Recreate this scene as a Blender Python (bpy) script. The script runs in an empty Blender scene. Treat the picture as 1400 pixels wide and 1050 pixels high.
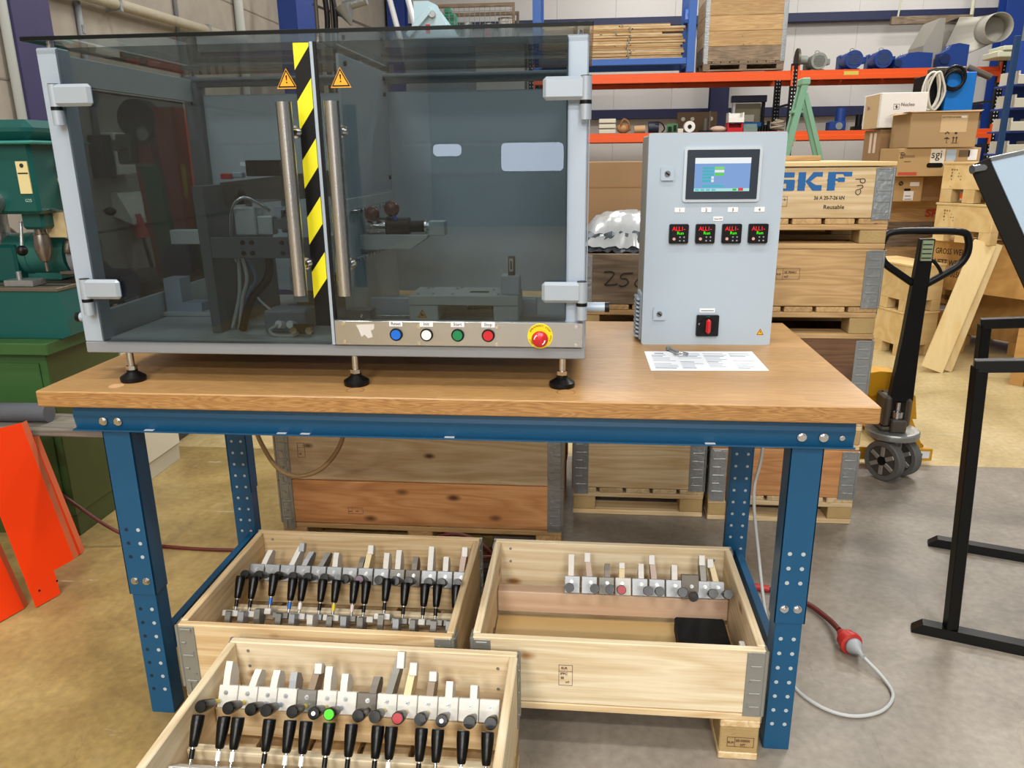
import bpy, bmesh, math, random
from mathutils import Vector, Matrix, Euler
R = math.radians
random.seed(7)
SC = bpy.context.scene
COL = SC.collection

# ------------------------------------------------------------------ camera, world, lights, exposure
cam_d = bpy.data.cameras.new('camera'); cam = bpy.data.objects.new('camera', cam_d); COL.objects.link(cam)
cam_d.sensor_fit = 'HORIZONTAL'; cam_d.sensor_width = 36.0; cam_d.lens = 36.0 * 1048.95 / 1400.0
cam_d.clip_start = 0.05; cam_d.clip_end = 80
def cam_matrix(yaw, pitch, roll, loc):
    f = Vector((-math.sin(yaw)*math.cos(pitch), math.cos(yaw)*math.cos(pitch), -math.sin(pitch)))
    r = Vector((math.cos(yaw), math.sin(yaw), 0)); u = r.cross(f)
    r2 = r*math.cos(roll) + u*math.sin(roll); u2 = -r*math.sin(roll) + u*math.cos(roll)
    m = Matrix((r2, u2, -f)).transposed().to_4x4(); m.translation = loc
    return m
cam.matrix_world = cam_matrix(R(5.598), R(16.442), R(-0.608), Vector((1.3428, -1.6826, 1.5149)))
SC.camera = cam
w = bpy.data.worlds.new('hall_light'); SC.world = w; w.use_nodes = True
w.node_tree.nodes['Background'].inputs[0].default_value = (0.93, 0.97, 1.0, 1)
w.node_tree.nodes['Background'].inputs[1].default_value = 0.30
SC.view_settings.view_transform = 'Standard'; SC.view_settings.look = 'None'
SC.view_settings.exposure = -0.2; SC.view_settings.gamma = 1.0; SC.view_settings.use_curve_mapping = False
def area(name, loc, sx, sy, power, col=(1, 0.97, 0.92), tgt=None):
    l = bpy.data.lights.new(name, 'AREA'); l.shape = 'RECTANGLE'; l.size = sx; l.size_y = sy; l.energy = power; l.color = col
    o = bpy.data.objects.new(name, l); COL.objects.link(o); o.location = loc
    if tgt is not None:
        o.rotation_euler = (Vector(tgt) - Vector(loc)).to_track_quat('-Z', 'Y').to_euler()
    return o
for x, y, p in ((-.4, -12.5, 520), (3.6, -12.5, 520), (-.4, -8.5, 420), (3.0, -8.5, 420), (-.4, -4.6, 170), (2.6, -4.6, 170), (-.6, -1.2, 100), (3.0, -1.0, 90), (.6, 3.6, 140), (4.4, 3.6, 190), (1.5, 7.6, 170), (5.8, 7.6, 200), (2.5, 11.2, 90), (6.5, 11.2, 90)):  # rows far behind the camera are unseen, added to brighten under the bench
    area('hall_lamp', (x, y, 5.6), 1.5, 0.4, p)

# ------------------------------------------------------------------ materials
def lin(c):
    if isinstance(c, str):
        c = c.lstrip('#'); c = [int(c[i:i+2], 16)/255 for i in (0, 2, 4)]
        c = [v/12.92 if v <= 0.04045 else ((v+0.055)/1.055)**2.4 for v in c]
    return (c[0], c[1], c[2], 1.0)
MATS = {}
def nt(name):
    m = bpy.data.materials.new(name); m.use_nodes = True
    t = m.node_tree; return m, t.nodes, t.links, t.nodes['Principled BSDF']
def plain(name, col, rough=0.5, metal=0.0, bump=0.0, bscale=60, vary=0.0, spec=None, coat=0.0):
    if name in MATS: return MATS[name]
    m, N, L, b = nt(name)
    b.inputs['Base Color'].default_value = lin(col); b.inputs['Roughness'].default_value = rough
    b.inputs['Metallic'].default_value = metal
    if spec is not None: b.inputs['Specular IOR Level'].default_value = spec
    if coat: b.inputs['Coat Weight'].default_value = coat; b.inputs['Coat Roughness'].default_value = 0.15
    if bump or vary:
        tc = N.new('ShaderNodeTexCoord'); n = N.new('ShaderNodeTexNoise'); n.inputs['Scale'].default_value = bscale
        n.inputs['Detail'].default_value = 4; L.new(tc.outputs['Object'], n.inputs['Vector'])
        if bump:
            bp = N.new('ShaderNodeBump'); bp.inputs['Strength'].default_value = bump; bp.inputs['Distance'].default_value = 0.004
            L.new(n.outputs['Fac'], bp.inputs['Height']); L.new(bp.outputs['Normal'], b.inputs['Normal'])
        if vary:
            n2 = N.new('ShaderNodeTexNoise'); n2.inputs['Scale'].default_value = 7; n2.inputs['Detail'].default_value = 6
            L.new(tc.outputs['Object'], n2.inputs['Vector'])
            mx = N.new('ShaderNodeMixRGB'); mx.blend_type = 'MULTIPLY'; mx.inputs[0].default_value = vary
            cr = N.new('ShaderNodeValToRGB'); cr.color_ramp.elements[0].position = .3; cr.color_ramp.elements[1].position = .7
            cr.color_ramp.elements[0].color = (.35, .33, .3, 1); cr.color_ramp.elements[1].color = (1, 1, 1, 1)
            L.new(n2.outputs['Fac'], cr.inputs[0]); mx.inputs[1].default_value = lin(col); L.new(cr.outputs[0], mx.inputs[2])
            L.new(mx.outputs[0], b.inputs['Base Color'])
    MATS[name] = m; return m
def brushed(name, col, rough=0.35, axis='X', amt=0.35):
    if name in MATS: return MATS[name]
    m, N, L, b = nt(name)
    b.inputs['Metallic'].default_value = 1.0; b.inputs['Base Color'].default_value = lin(col)
    tc = N.new('ShaderNodeTexCoord'); mp = N.new('ShaderNodeMapping'); n = N.new('ShaderNodeTexNoise')
    s = {'X': (6, 400, 400), 'Y': (400, 6, 400), 'Z': (400, 400, 6)}[axis]
    mp.inputs['Scale'].default_value = s; n.inputs['Scale'].default_value = 1.0; n.inputs['Detail'].default_value = 3
    L.new(tc.outputs['Object'], mp.inputs['Vector']); L.new(mp.outputs[0], n.inputs['Vector'])
    mr = N.new('ShaderNodeMapRange'); mr.inputs['To Min'].default_value = rough*(1-amt); mr.inputs['To Max'].default_value = rough*(1+amt)
    L.new(n.outputs['Fac'], mr.inputs['Value']); L.new(mr.outputs[0], b.inputs['Roughness'])
    MATS[name] = m; return m
def wood(name, c1, c2, axis='X', scale=1.0, rough=0.6, knots=0.0, dirt=0.0, grain=1.0, fine=0.5, kc='#5a3418', staves=0.0):
    """planed timber: rings stretched along one axis, knots, per-board shift and tone"""
    if name in MATS: return MATS[name]
    m, N, L, b = nt(name)
    tc = N.new('ShaderNodeTexCoord'); oi = N.new('ShaderNodeObjectInfo')
    ad = N.new('ShaderNodeVectorMath'); ad.operation = 'ADD'
    cb = N.new('ShaderNodeCombineXYZ')
    mu = N.new('ShaderNodeMath'); mu.operation = 'MULTIPLY'; mu.inputs[1].default_value = 37.0
    L.new(oi.outputs['Random'], mu.inputs[0])
    for i in range(3): L.new(mu.outputs[0], cb.inputs[i])
    L.new(tc.outputs['Object'], ad.inputs[0]); L.new(cb.outputs[0], ad.inputs[1])
    mp = N.new('ShaderNodeMapping'); s = 9.0*scale; k = 0.09
    mp.inputs['Scale'].default_value = {'X': (s*k, s, s), 'Y': (s, s*k, s), 'Z': (s, s, s*k)}[axis]
    L.new(ad.outputs[0], mp.inputs['Vector'])
    n1 = N.new('ShaderNodeTexNoise'); n1.inputs['Scale'].default_value = 1.0; n1.inputs['Detail'].default_value = 3; n1.inputs['Distortion'].default_value = 0.35
    L.new(mp.outputs[0], n1.inputs['Vector'])
    m1 = N.new('ShaderNodeMath'); m1.operation = 'MULTIPLY'; m1.inputs[1].default_value = 26.0*grain; L.new(n1.outputs['Fac'], m1.inputs[0])
    m2 = N.new('ShaderNodeMath'); m2.operation = 'PINGPONG'; m2.inputs[1].default_value = 1.0; L.new(m1.outputs[0], m2.inputs[0])
    mp2 = N.new('ShaderNodeMapping'); s2 = 260*scale
    mp2.inputs['Scale'].default_value = {'X': (s2*.03, s2, s2), 'Y': (s2, s2*.03, s2), 'Z': (s2, s2, s2*.03)}[axis]
    L.new(ad.outputs[0], mp2.inputs['Vector'])
    n2 = N.new('ShaderNodeTexNoise'); n2.inputs['Scale'].default_value = 1.0; n2.inputs['Detail'].default_value = 2; L.new(mp2.outputs[0], n2.inputs['Vector'])
    mix = N.new('ShaderNodeMath'); mix.operation = 'MULTIPLY_ADD'; mix.inputs[1].default_value = fine
    L.new(n2.outputs['Fac'], mix.inputs[0])
    m3 = N.new('ShaderNodeMath'); m3.operation = 'MULTIPLY'; m3.inputs[1].default_value = 0.5; L.new(m2.outputs[0], m3.inputs[0])
    L.new(m3.outputs[0], mix.inputs[2])
    cr = N.new('ShaderNodeValToRGB'); cr.color_ramp.elements[0].color = lin(c1); cr.color_ramp.elements[1].color = lin(c2)
    cr.color_ramp.elements[0].position = 0.1; cr.color_ramp.elements[1].position = 0.95
    L.new(mix.outputs[0], cr.inputs[0]); out = cr.outputs[0]
    if knots:
        mp3 = N.new('ShaderNodeMapping'); q = 8.0
        mp3.inputs['Scale'].default_value = {'X': (q*.5, q, q), 'Y': (q, q*.5, q), 'Z': (q, q, q*.5)}[axis]
        L.new(ad.outputs[0], mp3.inputs['Vector'])
        v = N.new('ShaderNodeTexVoronoi'); v.inputs['Scale'].default_value = 1.0; L.new(mp3.outputs[0], v.inputs['Vector'])
        kr = N.new('ShaderNodeValToRGB'); kr.color_ramp.elements[0].position = 0.04*knots; kr.color_ramp.elements[1].position = 0.13*knots
        kr.color_ramp.elements[0].color = (1, 1, 1, 1); kr.color_ramp.elements[1].color = (0, 0, 0, 1)
        L.new(v.outputs['Distance'], kr.inputs[0])
        mk = N.new('ShaderNodeMixRGB'); mk.inputs[2].default_value = lin(kc); L.new(kr.outputs[0], mk.inputs[0]); L.new(out, mk.inputs[1]); out = mk.outputs[0]
    if dirt:
        n4 = N.new('ShaderNodeTexNoise'); n4.inputs['Scale'].default_value = 5; n4.inputs['Detail'].default_value = 8; L.new(ad.outputs[0], n4.inputs['Vector'])
        dr = N.new('ShaderNodeValToRGB'); dr.color_ramp.elements[0].position = .4; dr.color_ramp.elements[1].position = .65
        dr.color_ramp.elements[0].color = (1-dirt, 1-dirt, 1-dirt, 1); dr.color_ramp.elements[1].color = (1, 1, 1, 1); L.new(n4.outputs['Fac'], dr.inputs[0])
        md = N.new('ShaderNodeMixRGB'); md.blend_type = 'MULTIPLY'; md.inputs[0].default_value = 1; L.new(out, md.inputs[1]); L.new(dr.outputs[0], md.inputs[2]); out = md.outputs[0]
    if staves:      # glued-up lamellas, each with its own tone
        bt = N.new('ShaderNodeTexBrick'); bt.inputs['Scale'].default_value = 1.0; bt.inputs['Brick Width'].default_value = .52; bt.inputs['Row Height'].default_value = .052
        bt.inputs['Mortar Size'].default_value = 0.0; bt.inputs['Color1'].default_value = (1-staves, 1-staves, 1-staves, 1); bt.inputs['Color2'].default_value = (1, 1, 1, 1); bt.offset = .37
        L.new(tc.outputs['Object'], bt.inputs['Vector'])
        ms = N.new('ShaderNodeMixRGB'); ms.blend_type = 'MULTIPLY'; ms.inputs[0].default_value = 1; L.new(out, ms.inputs[1]); L.new(bt.outputs['Color'], ms.inputs[2]); out = ms.outputs[0]
    hv = N.new('ShaderNodeHueSaturation'); mv = N.new('ShaderNodeMapRange'); mv.inputs['To Min'].default_value = .88; mv.inputs['To Max'].default_value = 1.1
    L.new(oi.outputs['Random'], mv.inputs['Value']); L.new(mv.outputs[0], hv.inputs['Value']); L.new(out, hv.inputs['Color'])
    L.new(hv.outputs[0], b.inputs['Base Color']); b.inputs['Roughness'].default_value = rough
    bp = N.new('ShaderNodeBump'); bp.inputs['Strength'].default_value = .15; bp.inputs['Distance'].default_value = 0.002
    L.new(n2.outputs['Fac'], bp.inputs['Height']); L.new(bp.outputs[0], b.inputs['Normal'])
    MATS[name] = m; return m
def floor_mat(name, c1, c2, c3, rough=0.5, streak=0.0, white=0.0):
    m, N, L, b = nt(name)
    tc = N.new('ShaderNodeTexCoord')
    n1 = N.new('ShaderNodeTexNoise'); n1.inputs['Scale'].default_value = 2.2; n1.inputs['Detail'].default_value = 8; n1.inputs['Roughness'].default_value = .62
    n1.inputs['Distortion'].default_value = .6
    L.new(tc.outputs['Object'], n1.inputs['Vector'])
    cr = N.new('ShaderNodeValToRGB'); e = cr.color_ramp.elements
    e[0].position = .3; e[0].color = lin(c1); e[1].position = .72; e[1].color = lin(c3); x = e.new(.5); x.color = lin(c2)
    L.new(n1.outputs['Fac'], cr.inputs[0]); out = cr.outputs[0]
    n2 = N.new('ShaderNodeTexNoise'); n2.inputs['Scale'].default_value = 38; n2.inputs['Detail'].default_value = 6; L.new(tc.outputs['Object'], n2.inputs['Vector'])
    mx = N.new('ShaderNodeMixRGB'); mx.blend_type = 'OVERLAY'; mx.inputs[0].default_value = .35; L.new(out, mx.inputs[1]); L.new(n2.outputs['Fac'], mx.inputs[2]); out = mx.outputs[0]
    if white:   # worn-through paint: pale scrapes
        mp = N.new('ShaderNodeMapping'); mp.inputs['Scale'].default_value = (2.0, 9, 1); mp.inputs['Rotation'].default_value = (0, 0, R(-12)); L.new(tc.outputs['Object'], mp.inputs[0])
        n3 = N.new('ShaderNodeTexNoise'); n3.inputs['Scale'].default_value = 1.2; n3.inputs['Detail'].default_value = 9; n3.inputs['Roughness'].default_value = .7; L.new(mp.outputs[0], n3.inputs['Vector'])
        c3r = N.new('ShaderNodeValToRGB'); c3r.color_ramp.elements[0].position = .62; c3r.color_ramp.elements[1].position = .68
        L.new(n3.outputs['Fac'], c3r.inputs[0]); m4 = N.new('ShaderNodeMixRGB'); ml = N.new('ShaderNodeMath'); ml.operation = 'MULTIPLY'; ml.inputs[1].default_value = white
        L.new(c3r.outputs[0], ml.inputs[0]); L.new(ml.outputs[0], m4.inputs[0]); L.new(out, m4.inputs[1]); m4.inputs[2].default_value = lin('#cfc6b2'); out = m4.outputs[0]
    # dark hairline scratches
    v = N.new('ShaderNodeTexVoronoi'); v.feature = 'DISTANCE_TO_EDGE'; v.inputs['Scale'].default_value = 1.6
    nd = N.new('ShaderNodeMixRGB'); nd.inputs[0].default_value = .3; L.new(tc.outputs['Object'], nd.inputs[1]); L.new(n1.outputs['Color'], nd.inputs[2]); L.new(nd.outputs[0], v.inputs['Vector'])
    vr = N.new('ShaderNodeValToRGB'); vr.color_ramp.elements[0].position = .0; vr.color_ramp.elements[1].position = .003
    vr.color_ramp.elements[0].color = (.82, .8, .78, 1); vr.color_ramp.elements[1].color = (1, 1, 1, 1); L.new(v.outputs['Distance'], vr.inputs[0])
    mv = N.new('ShaderNodeMixRGB'); mv.blend_type = 'MULTIPLY'; mv.inputs[0].default_value = .8; L.new(out, mv.inputs[1]); L.new(vr.outputs[0], mv.inputs[2]); out = mv.outputs[0]
    L.new(out, b.inputs['Base Color'])
    mr = N.new('ShaderNodeMapRange'); mr.inputs['To Min'].default_value = rough*.75; mr.inputs['To Max'].default_value = rough*1.3; L.new(n1.outputs['Fac'], mr.inputs['Value']); L.new(mr.outputs[0], b.inputs['Roughness'])
    bp = N.new('ShaderNodeBump'); bp.inputs['Strength'].default_value = .12; bp.inputs['Distance'].default_value = .003; L.new(n2.outputs['Fac'], bp.inputs['Height']); L.new(bp.outputs[0], b.inputs['Normal'])
    return m
def glass(name, tint, gloss=0.9, rough=0.0, ior=1.45):
    m = bpy.data.materials.new(name); m.use_nodes = True; N = m.node_tree.nodes; L = m.node_tree.links; N.clear()
    o = N.new('ShaderNodeOutputMaterial'); t = N.new('ShaderNodeBsdfTransparent'); t.inputs[0].default_value = lin(tint)
    g = N.new('ShaderNodeBsdfGlossy'); g.inputs['Roughness'].default_value = rough; g.inputs['Color'].default_value = (gloss, gloss, gloss, 1)
    f = N.new('ShaderNodeFresnel'); ge = N.new('ShaderNodeNewGeometry'); mr = N.new('ShaderNodeMapRange')   # the sheet is thin: same reflection on both faces
    mr.inputs['To Min'].default_value = ior; mr.inputs['To Max'].default_value = 1/ior; L.new(ge.outputs['Backfacing'], mr.inputs['Value']); L.new(mr.outputs[0], f.inputs[0]); mx = N.new('ShaderNodeMixShader')
    L.new(f.outputs[0], mx.inputs[0]); L.new(t.outputs[0], mx.inputs[1]); L.new(g.outputs[0], mx.inputs[2]); L.new(mx.outputs[0], o.inputs[0])
    return m
def emit(name, col, st):
    if name in MATS: return MATS[name]
    m = bpy.data.materials.new(name); m.use_nodes = True; N = m.node_tree.nodes; L = m.node_tree.links; N.clear()
    o = N.new('ShaderNodeOutputMaterial'); e = N.new('ShaderNodeEmission'); e.inputs[0].default_value = lin(col); e.inputs[1].default_value = st
    L.new(e.outputs[0], o.inputs[0]); MATS[name] = m; return m

M = {}
M['oak'] = wood('oak_top', '#bb935f', '#a07747', 'X', 2.2, .38, grain=1.2, fine=.65, staves=.14)
M['oak_edge'] = wood('oak_edge', '#bb9058', '#8c6234', 'X', 4.0, .5, grain=1.3, fine=.9)
M['pine'] = wood('pale_pine', '#e0caa2', '#be9c6b', 'X', .9, .6, knots=.9, grain=.8, fine=.6)
M['pine_new'] = wood('pale_new_pine', '#efe1c2', '#cdb388', 'X', .8, .6, knots=1.0, grain=.8, fine=.55, kc='#9a6a3c')
M['pine_red'] = wood('reddish_pine', '#d49c66', '#b0743f', 'X', .8, .6, knots=1.1, grain=.9, fine=.55)
M['pine_grey'] = wood('weathered_pine', '#a08a70', '#665443', 'X', .9, .7, knots=.6, dirt=.3)
M['pine_dark'] = wood('dark_stained_pine', '#7a5638', '#4c3220', 'X', .9, .65, dirt=.25)
M['pine_warm'] = wood('warm_pine', '#c8a471', '#a17d50', 'X', .9, .6, knots=.6)
M['chip'] = plain('pressed_wood_block', '#b39764', .8, bump=.5, bscale=120, vary=.35)
M['ply'] = wood('birch_plywood', '#dfc48e', '#c9a465', 'X', .35, .55, knots=.3, grain=.5, fine=.25)
M['ply_warm'] = wood('warm_plywood', '#c99d5c', '#b08042', 'X', .35, .55, knots=.3, grain=.5, fine=.25)
M['rail_pink'] = wood('pinkish_batten', '#d3b69c', '#b8967c', 'X', .7, .6, grain=.5, fine=.3)
M['blue'] = plain('bench_blue_paint', '#0a4c72', .38, bump=.05)
M['blue_dk'] = plain('rack_blue_paint', '#1f3f8c', .4)
M['navy'] = plain('navy_paint', '#20264a', .5)
M['purple'] = plain('purple_paint', '#38335c', .5, vary=.2)
M['zinc'] = plain('galvanised_steel', '#a3a6a6', .36, .75, bump=.7, bscale=45)
M['zinc_dk'] = plain('dull_galvanised', '#96968f', .5, .5, bump=.2, bscale=45)
M['steel'] = brushed('brushed_stainless', '#c6c3bd', .26, 'Z')
M['steel_x'] = brushed('brushed_panel', '#b9b9b8', .32, 'X')
M['chrome'] = plain('bright_steel', '#cfcfcf', .18, 1.0)
M['alu'] = plain('anodised_aluminium', '#a9b6c4', .42, .2, bump=.03, bscale=200)
M['alu_hinge'] = plain('hinge_silver', '#a9b3bd', .35, .25)
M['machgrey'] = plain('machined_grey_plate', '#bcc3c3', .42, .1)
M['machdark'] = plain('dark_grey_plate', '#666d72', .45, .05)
M['backgrey'] = plain('blue_grey_panel', '#adb6bd', .5, .05)
M['ral'] = plain('light_grey_powder_coat', '#aab8c4', .45, bump=.06, bscale=300)
M['ral_dk'] = plain('grey_enclosure_side', '#a39f94', .5)
M['black'] = plain('black_plastic', '#070708', .4, spec=.3)
M['blackmat'] = plain('matt_black', '#060606', .6, spec=.25)
M['blackgloss'] = plain('glossy_black_grip', '#050505', .3, spec=.35)
M['blacksteel'] = plain('black_painted_steel', '#050505', .4, spec=.3)
M['white'] = plain('white_plastic', '#e6e4de', .4)
M['whitelabel'] = plain('white_label', '#e8e8ea', .5)
M['paper'] = plain('paper', '#eceef2', .7)
M['ink'] = plain('dark_ink', '#26221e', .7)
M['greyink'] = plain('grey_ink', '#8d939c', .7)
M['blueink'] = plain('blue_stencil_ink', '#1c5f9c', .7)
M['redink'] = plain('red_stencil_ink', '#b9462f', .7)
M['yellow'] = plain('signal_yellow', '#ece21c', .4)
M['sign'] = plain('warning_yellow', '#f0a81e', .4)
M['redbtn'] = plain('red_plastic', '#c3202c', .25)
M['greenbtn'] = plain('green_plastic', '#0c7d4c', .25)
M['bluebtn'] = plain('blue_plastic', '#0d68d0', .25)
M['whitebtn'] = plain('white_button', '#efeee9', .25)
M['orange'] = plain('rack_orange', '#e05416', .4)
M['orange_sheet'] = plain('orange_sheet_paint', '#f03c08', .32)
M['green_mach'] = plain('machine_green', '#0c4f4a', .35, vary=.12)
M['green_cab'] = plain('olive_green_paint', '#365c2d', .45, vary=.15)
M['green_cab2'] = plain('darker_olive', '#3a481b', .45, vary=.2)
M['cream'] = plain('cream_paint', '#cfcab8', .5)
M['yellow_pj'] = plain('truck_yellow', '#d89c12', .4, vary=.15)
M['rubber'] = plain('grey_rubber', '#5c5b58', .6)
M['cast'] = plain('cast_iron', '#5d564c', .45, .5, bump=.2)
M['card'] = plain('cardboard', '#a98b63', .8, vary=.08)
M['card2'] = plain('brown_cardboard', '#957450', .8, vary=.1)
M['card3'] = plain('tan_cardboard', '#b39161', .8)
M['whitebox'] = plain('white_carton', '#dcd8d2', .75)
M['tape'] = plain('tape_tan', '#c9ad84', .45)
M['redplug'] = plain('red_plug', '#b02a24', .4)
M['redcable'] = plain('dark_red_cable', '#5a1a14', .5)
M['greycable'] = plain('grey_cable', '#b9bab8', .5)
M['browncable'] = plain('brown_cable', '#8d7048', .5)
M['motor'] = plain('motor_blue', '#16377c', .4)
M['motor_grey'] = plain('motor_grey', '#8a8d86', .45)
M['ladder'] = plain('pale_green_paint', '#7fae92', .45)
M['bluepanel'] = plain('bright_blue_panel', '#0d72c8', .45)
M['stillage'] = plain('stillage_blue', '#2e5ca8', .45)
M['concrete'] = plain('concrete_wall', '#a0978a', .85, bump=.4, bscale=20, vary=.25)
M['pvc'] = plain('grey_conduit', '#c3c7c2', .4)
M['bluegrey'] = plain('pale_blue_panel', '#a9bccd', .4)
M['sheetmetal'] = plain('galvanised_duct', '#9d988d', .5, .35)
M['palegreen'] = plain('pale_sage_paint', '#c3c4aa', .5)
M['smoke'] = glass('smoked_glass', '#c4cacc', .7, 0, 1.5)
M['smoke_top'] = glass('dark_smoked_glass', '#eef2f2', .75, 0, 1.5)
M['pane'] = glass('clear_bag_film', '#dfe3e6', .9, .1, 1.6)

# ------------------------------------------------------------------ geometry helpers
class G:
    """collects shapes (world coordinates by default) that become ONE mesh object"""
    def __init__(s): s.bm = bmesh.new(); s.mi = 0
    def m(s, i): s.mi = i; return s
    def _tag(s, fs):
        for f in fs: f.material_index = s.mi
    def box(s, x0, x1, y0, y1, z0, z1, bev=0.0, rot=None, piv=None):
        before = set(s.bm.verts) if (bev > 0 and rot is not None) else None
        vs = bmesh.ops.create_cube(s.bm, size=1.0)['verts']
        mat = Matrix.Translation(((x0+x1)/2, (y0+y1)/2, (z0+z1)/2)) @ Matrix.Diagonal((abs(x1-x0), abs(y1-y0), abs(z1-z0), 1))
        bmesh.ops.transform(s.bm, matrix=mat, verts=vs)
        fs = list({f for v in vs for f in v.link_faces}); s._tag(fs)
        if bev > 0:
            rb = bmesh.ops.bevel(s.bm, geom=list({e for f in fs for e in f.edges}), offset=bev, segments=1, affect='EDGES', clamp_overlap=True)
            s._tag(rb['faces'])
            if before is not None: vs = [v for v in s.bm.verts if v not in before]
        if rot is not None:
            p = Vector(piv if piv is not None else ((x0+x1)/2, (y0+y1)/2, (z0+z1)/2))
            bmesh.ops.transform(s.bm, matrix=Matrix.Translation(p) @ Euler(rot).to_matrix().to_4x4() @ Matrix.Translation(-p), verts=vs)
        return s
    def cyl(s, p0, p1, r, seg=16, r2=None, smooth=True, caps=True):
        p0, p1 = Vector(p0), Vector(p1); d = p1 - p0
        q = bmesh.ops.create_cone(s.bm, cap_ends=caps, segments=seg, radius1=r, radius2=r if r2 is None else r2, depth=d.length)
        mat = Matrix.Translation((p0+p1)/2) @ d.to_track_quat('Z', 'Y').to_matrix().to_4x4()
        bmesh.ops.transform(s.bm, matrix=mat, verts=q['verts'])
        fs = {f for v in q['verts'] for f in v.link_faces}; s._tag(fs)
        if smooth:
            for f in fs:
                if len(f.verts) == 4: f.smooth = True
                else:
                    for e in f.edges: e.smooth = False
        return s
    def lathe(s, o, axis, prof, seg=20, caps=True):
        """prof: (distance along axis, radius)"""
        o = Vector(o); q = Vector(axis).to_track_quat('Z', 'Y'); rings = []
        for h, r in prof:
            rings.append([s.bm.verts.new(o + q @ Vector((max(r, 1e-5)*math.cos(2*math.pi*i/seg), max(r, 1e-5)*math.sin(2*math.pi*i/seg), h))) for i in range(seg)])
        for a, b in zip(rings, rings[1:]):
            for i in range(seg):
                f = s.bm.faces.new((a[i], a[(i+1) % seg], b[(i+1) % seg], b[i])); f.smooth = True; f.material_index = s.mi
        for j in range(1, len(prof)-1):
            d0 = Vector((prof[j][0]-prof[j-1][0], prof[j][1]-prof[j-1][1])); d1 = Vector((prof[j+1][0]-prof[j][0], prof[j+1][1]-prof[j][1]))
            if d0.length > 1e-7 and d1.length > 1e-7 and d0.angle(d1) > .6:
                for i in range(seg):
                    e = s.bm.edges.get((rings[j][i], rings[j][(i+1) % seg]))
                    if e: e.smooth = False
        for ring, fl in ((rings[0], True), (rings[-1], False)) if caps else ():
            f = s.bm.faces.new(ring[::-1] if fl else ring); f.material_index = s.mi
        return s
    def tube(s, pts, r, seg=8, closed=False, sub=6):
        P = [Vector(p) for p in pts]
        if sub > 1 and len(P) > 2:
            Q = []; n = len(P)
            rng = range(n if closed else n-1)
            for i in rng:
                p0 = P[(i-1) % n] if (closed or i > 0) else P[0]; p1 = P[i]; p2 = P[(i+1) % n]; p3 = P[(i+2) % n] if (closed or i+2 < n) else P[-1]
                for k in range(sub):
                    t = k/sub; Q.append(0.5*((2*p1) + (p2-p0)*t + (2*p0-5*p1+4*p2-p3)*t*t + (3*p1-p0-3*p2+p3)*t**3))
            if not closed: Q.append(P[-1])
            P = Q
        rings = []; n = len(P); up = Vector((0, 0, 1)); prev = None
        for i, p in enumerate(P):
            a = P[(i-1) % n] if (closed or i > 0) else P[0]; b = P[(i+1) % n] if (closed or i < n-1) else P[-1]
            t = (b-a).normalized() if (b-a).length > 1e-9 else up
            if prev is None: nrm = t.orthogonal().normalized()
            else:
                nrm = prev - t*prev.dot(t)
                nrm = nrm.normalized() if nrm.length > 1e-6 else t.orthogonal().normalized()
            prev = nrm; bi = t.cross(nrm)
            rings.append([s.bm.verts.new(p + (nrm*math.cos(2*math.pi*k/seg) + bi*math.sin(2*math.pi*k/seg))*r) for k in range(seg)])
        pairs = list(zip(rings, rings[1:])) + ([(rings[-1], rings[0])] if closed else [])
        for a, b in pairs:
            for k in range(seg):
                f = s.bm.faces.new((a[k], a[(k+1) % seg], b[(k+1) % seg], b[k])); f.smooth = True; f.material_index = s.mi
        if not closed:
            for ring, fl in ((rings[0], True), (rings[-1], False)):
                f = s.bm.faces.new(ring[::-1] if fl else ring); f.material_index = s.mi
        return s
    def prism(s, pts, o, u, v, d):
        """polygon pts in the plane o + a*u + b*v, extruded by vector d"""
        o, u, v, d = Vector(o), Vector(u), Vector(v), Vector(d)
        A = [s.bm.verts.new(o + u*a + v*b) for a, b in pts]; B = [s.bm.verts.new(o + u*a + v*b + d) for a, b in pts]
        f1 = s.bm.faces.new(A); f2 = s.bm.faces.new(B[::-1]); fs = [f1, f2]
        n = len(pts)
        for i in range(n): fs.append(s.bm.faces.new((A[i], B[i], B[(i+1) % n], A[(i+1) % n])))
        s._tag(fs); bmesh.ops.recalc_face_normals(s.bm, faces=fs)
        return s
    def sph(s, c, r, sc=(1, 1, 1), u=16, v=10):
        q = bmesh.ops.create_uvsphere(s.bm, u_segments=u, v_segments=v, radius=r)
        bmesh.ops.transform(s.bm, matrix=Matrix.Translation(c) @ Matrix.Diagonal((*sc, 1)), verts=q['verts'])
        fs = {f for x in q['verts'] for f in x.link_faces}; s._tag(fs)
        for f in fs: f.smooth = True
        return s
    def rbox(s, cx, cz, w, h, y0, y1, r=.01, seg=4):
        """rounded-corner plate in the XZ plane between y0 and y1"""
        pts = []
        for ax, az, a0 in ((1, 1, 0), (-1, 1, 90), (-1, -1, 180), (1, -1, 270)):
            for k in range(seg+1):
                a = R(a0 + 90*k/seg); pts.append((cx + ax*(w/2-r) + r*math.cos(a), cz + az*(h/2-r) + r*math.sin(a)))
        return s.prism(pts, (0, y0, 0), (1, 0, 0), (0, 0, 1), (0, y1-y0, 0))
    def xf(s, mat): bmesh.ops.transform(s.bm, matrix=mat, verts=s.bm.verts); return s
    def mesh(s, name, mats):
        me = bpy.data.meshes.new(name); s.bm.to_mesh(me); s.bm.free()
        for x in (mats if isinstance(mats, (list, tuple)) else [mats]): me.materials.append(x)
        return me
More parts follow.
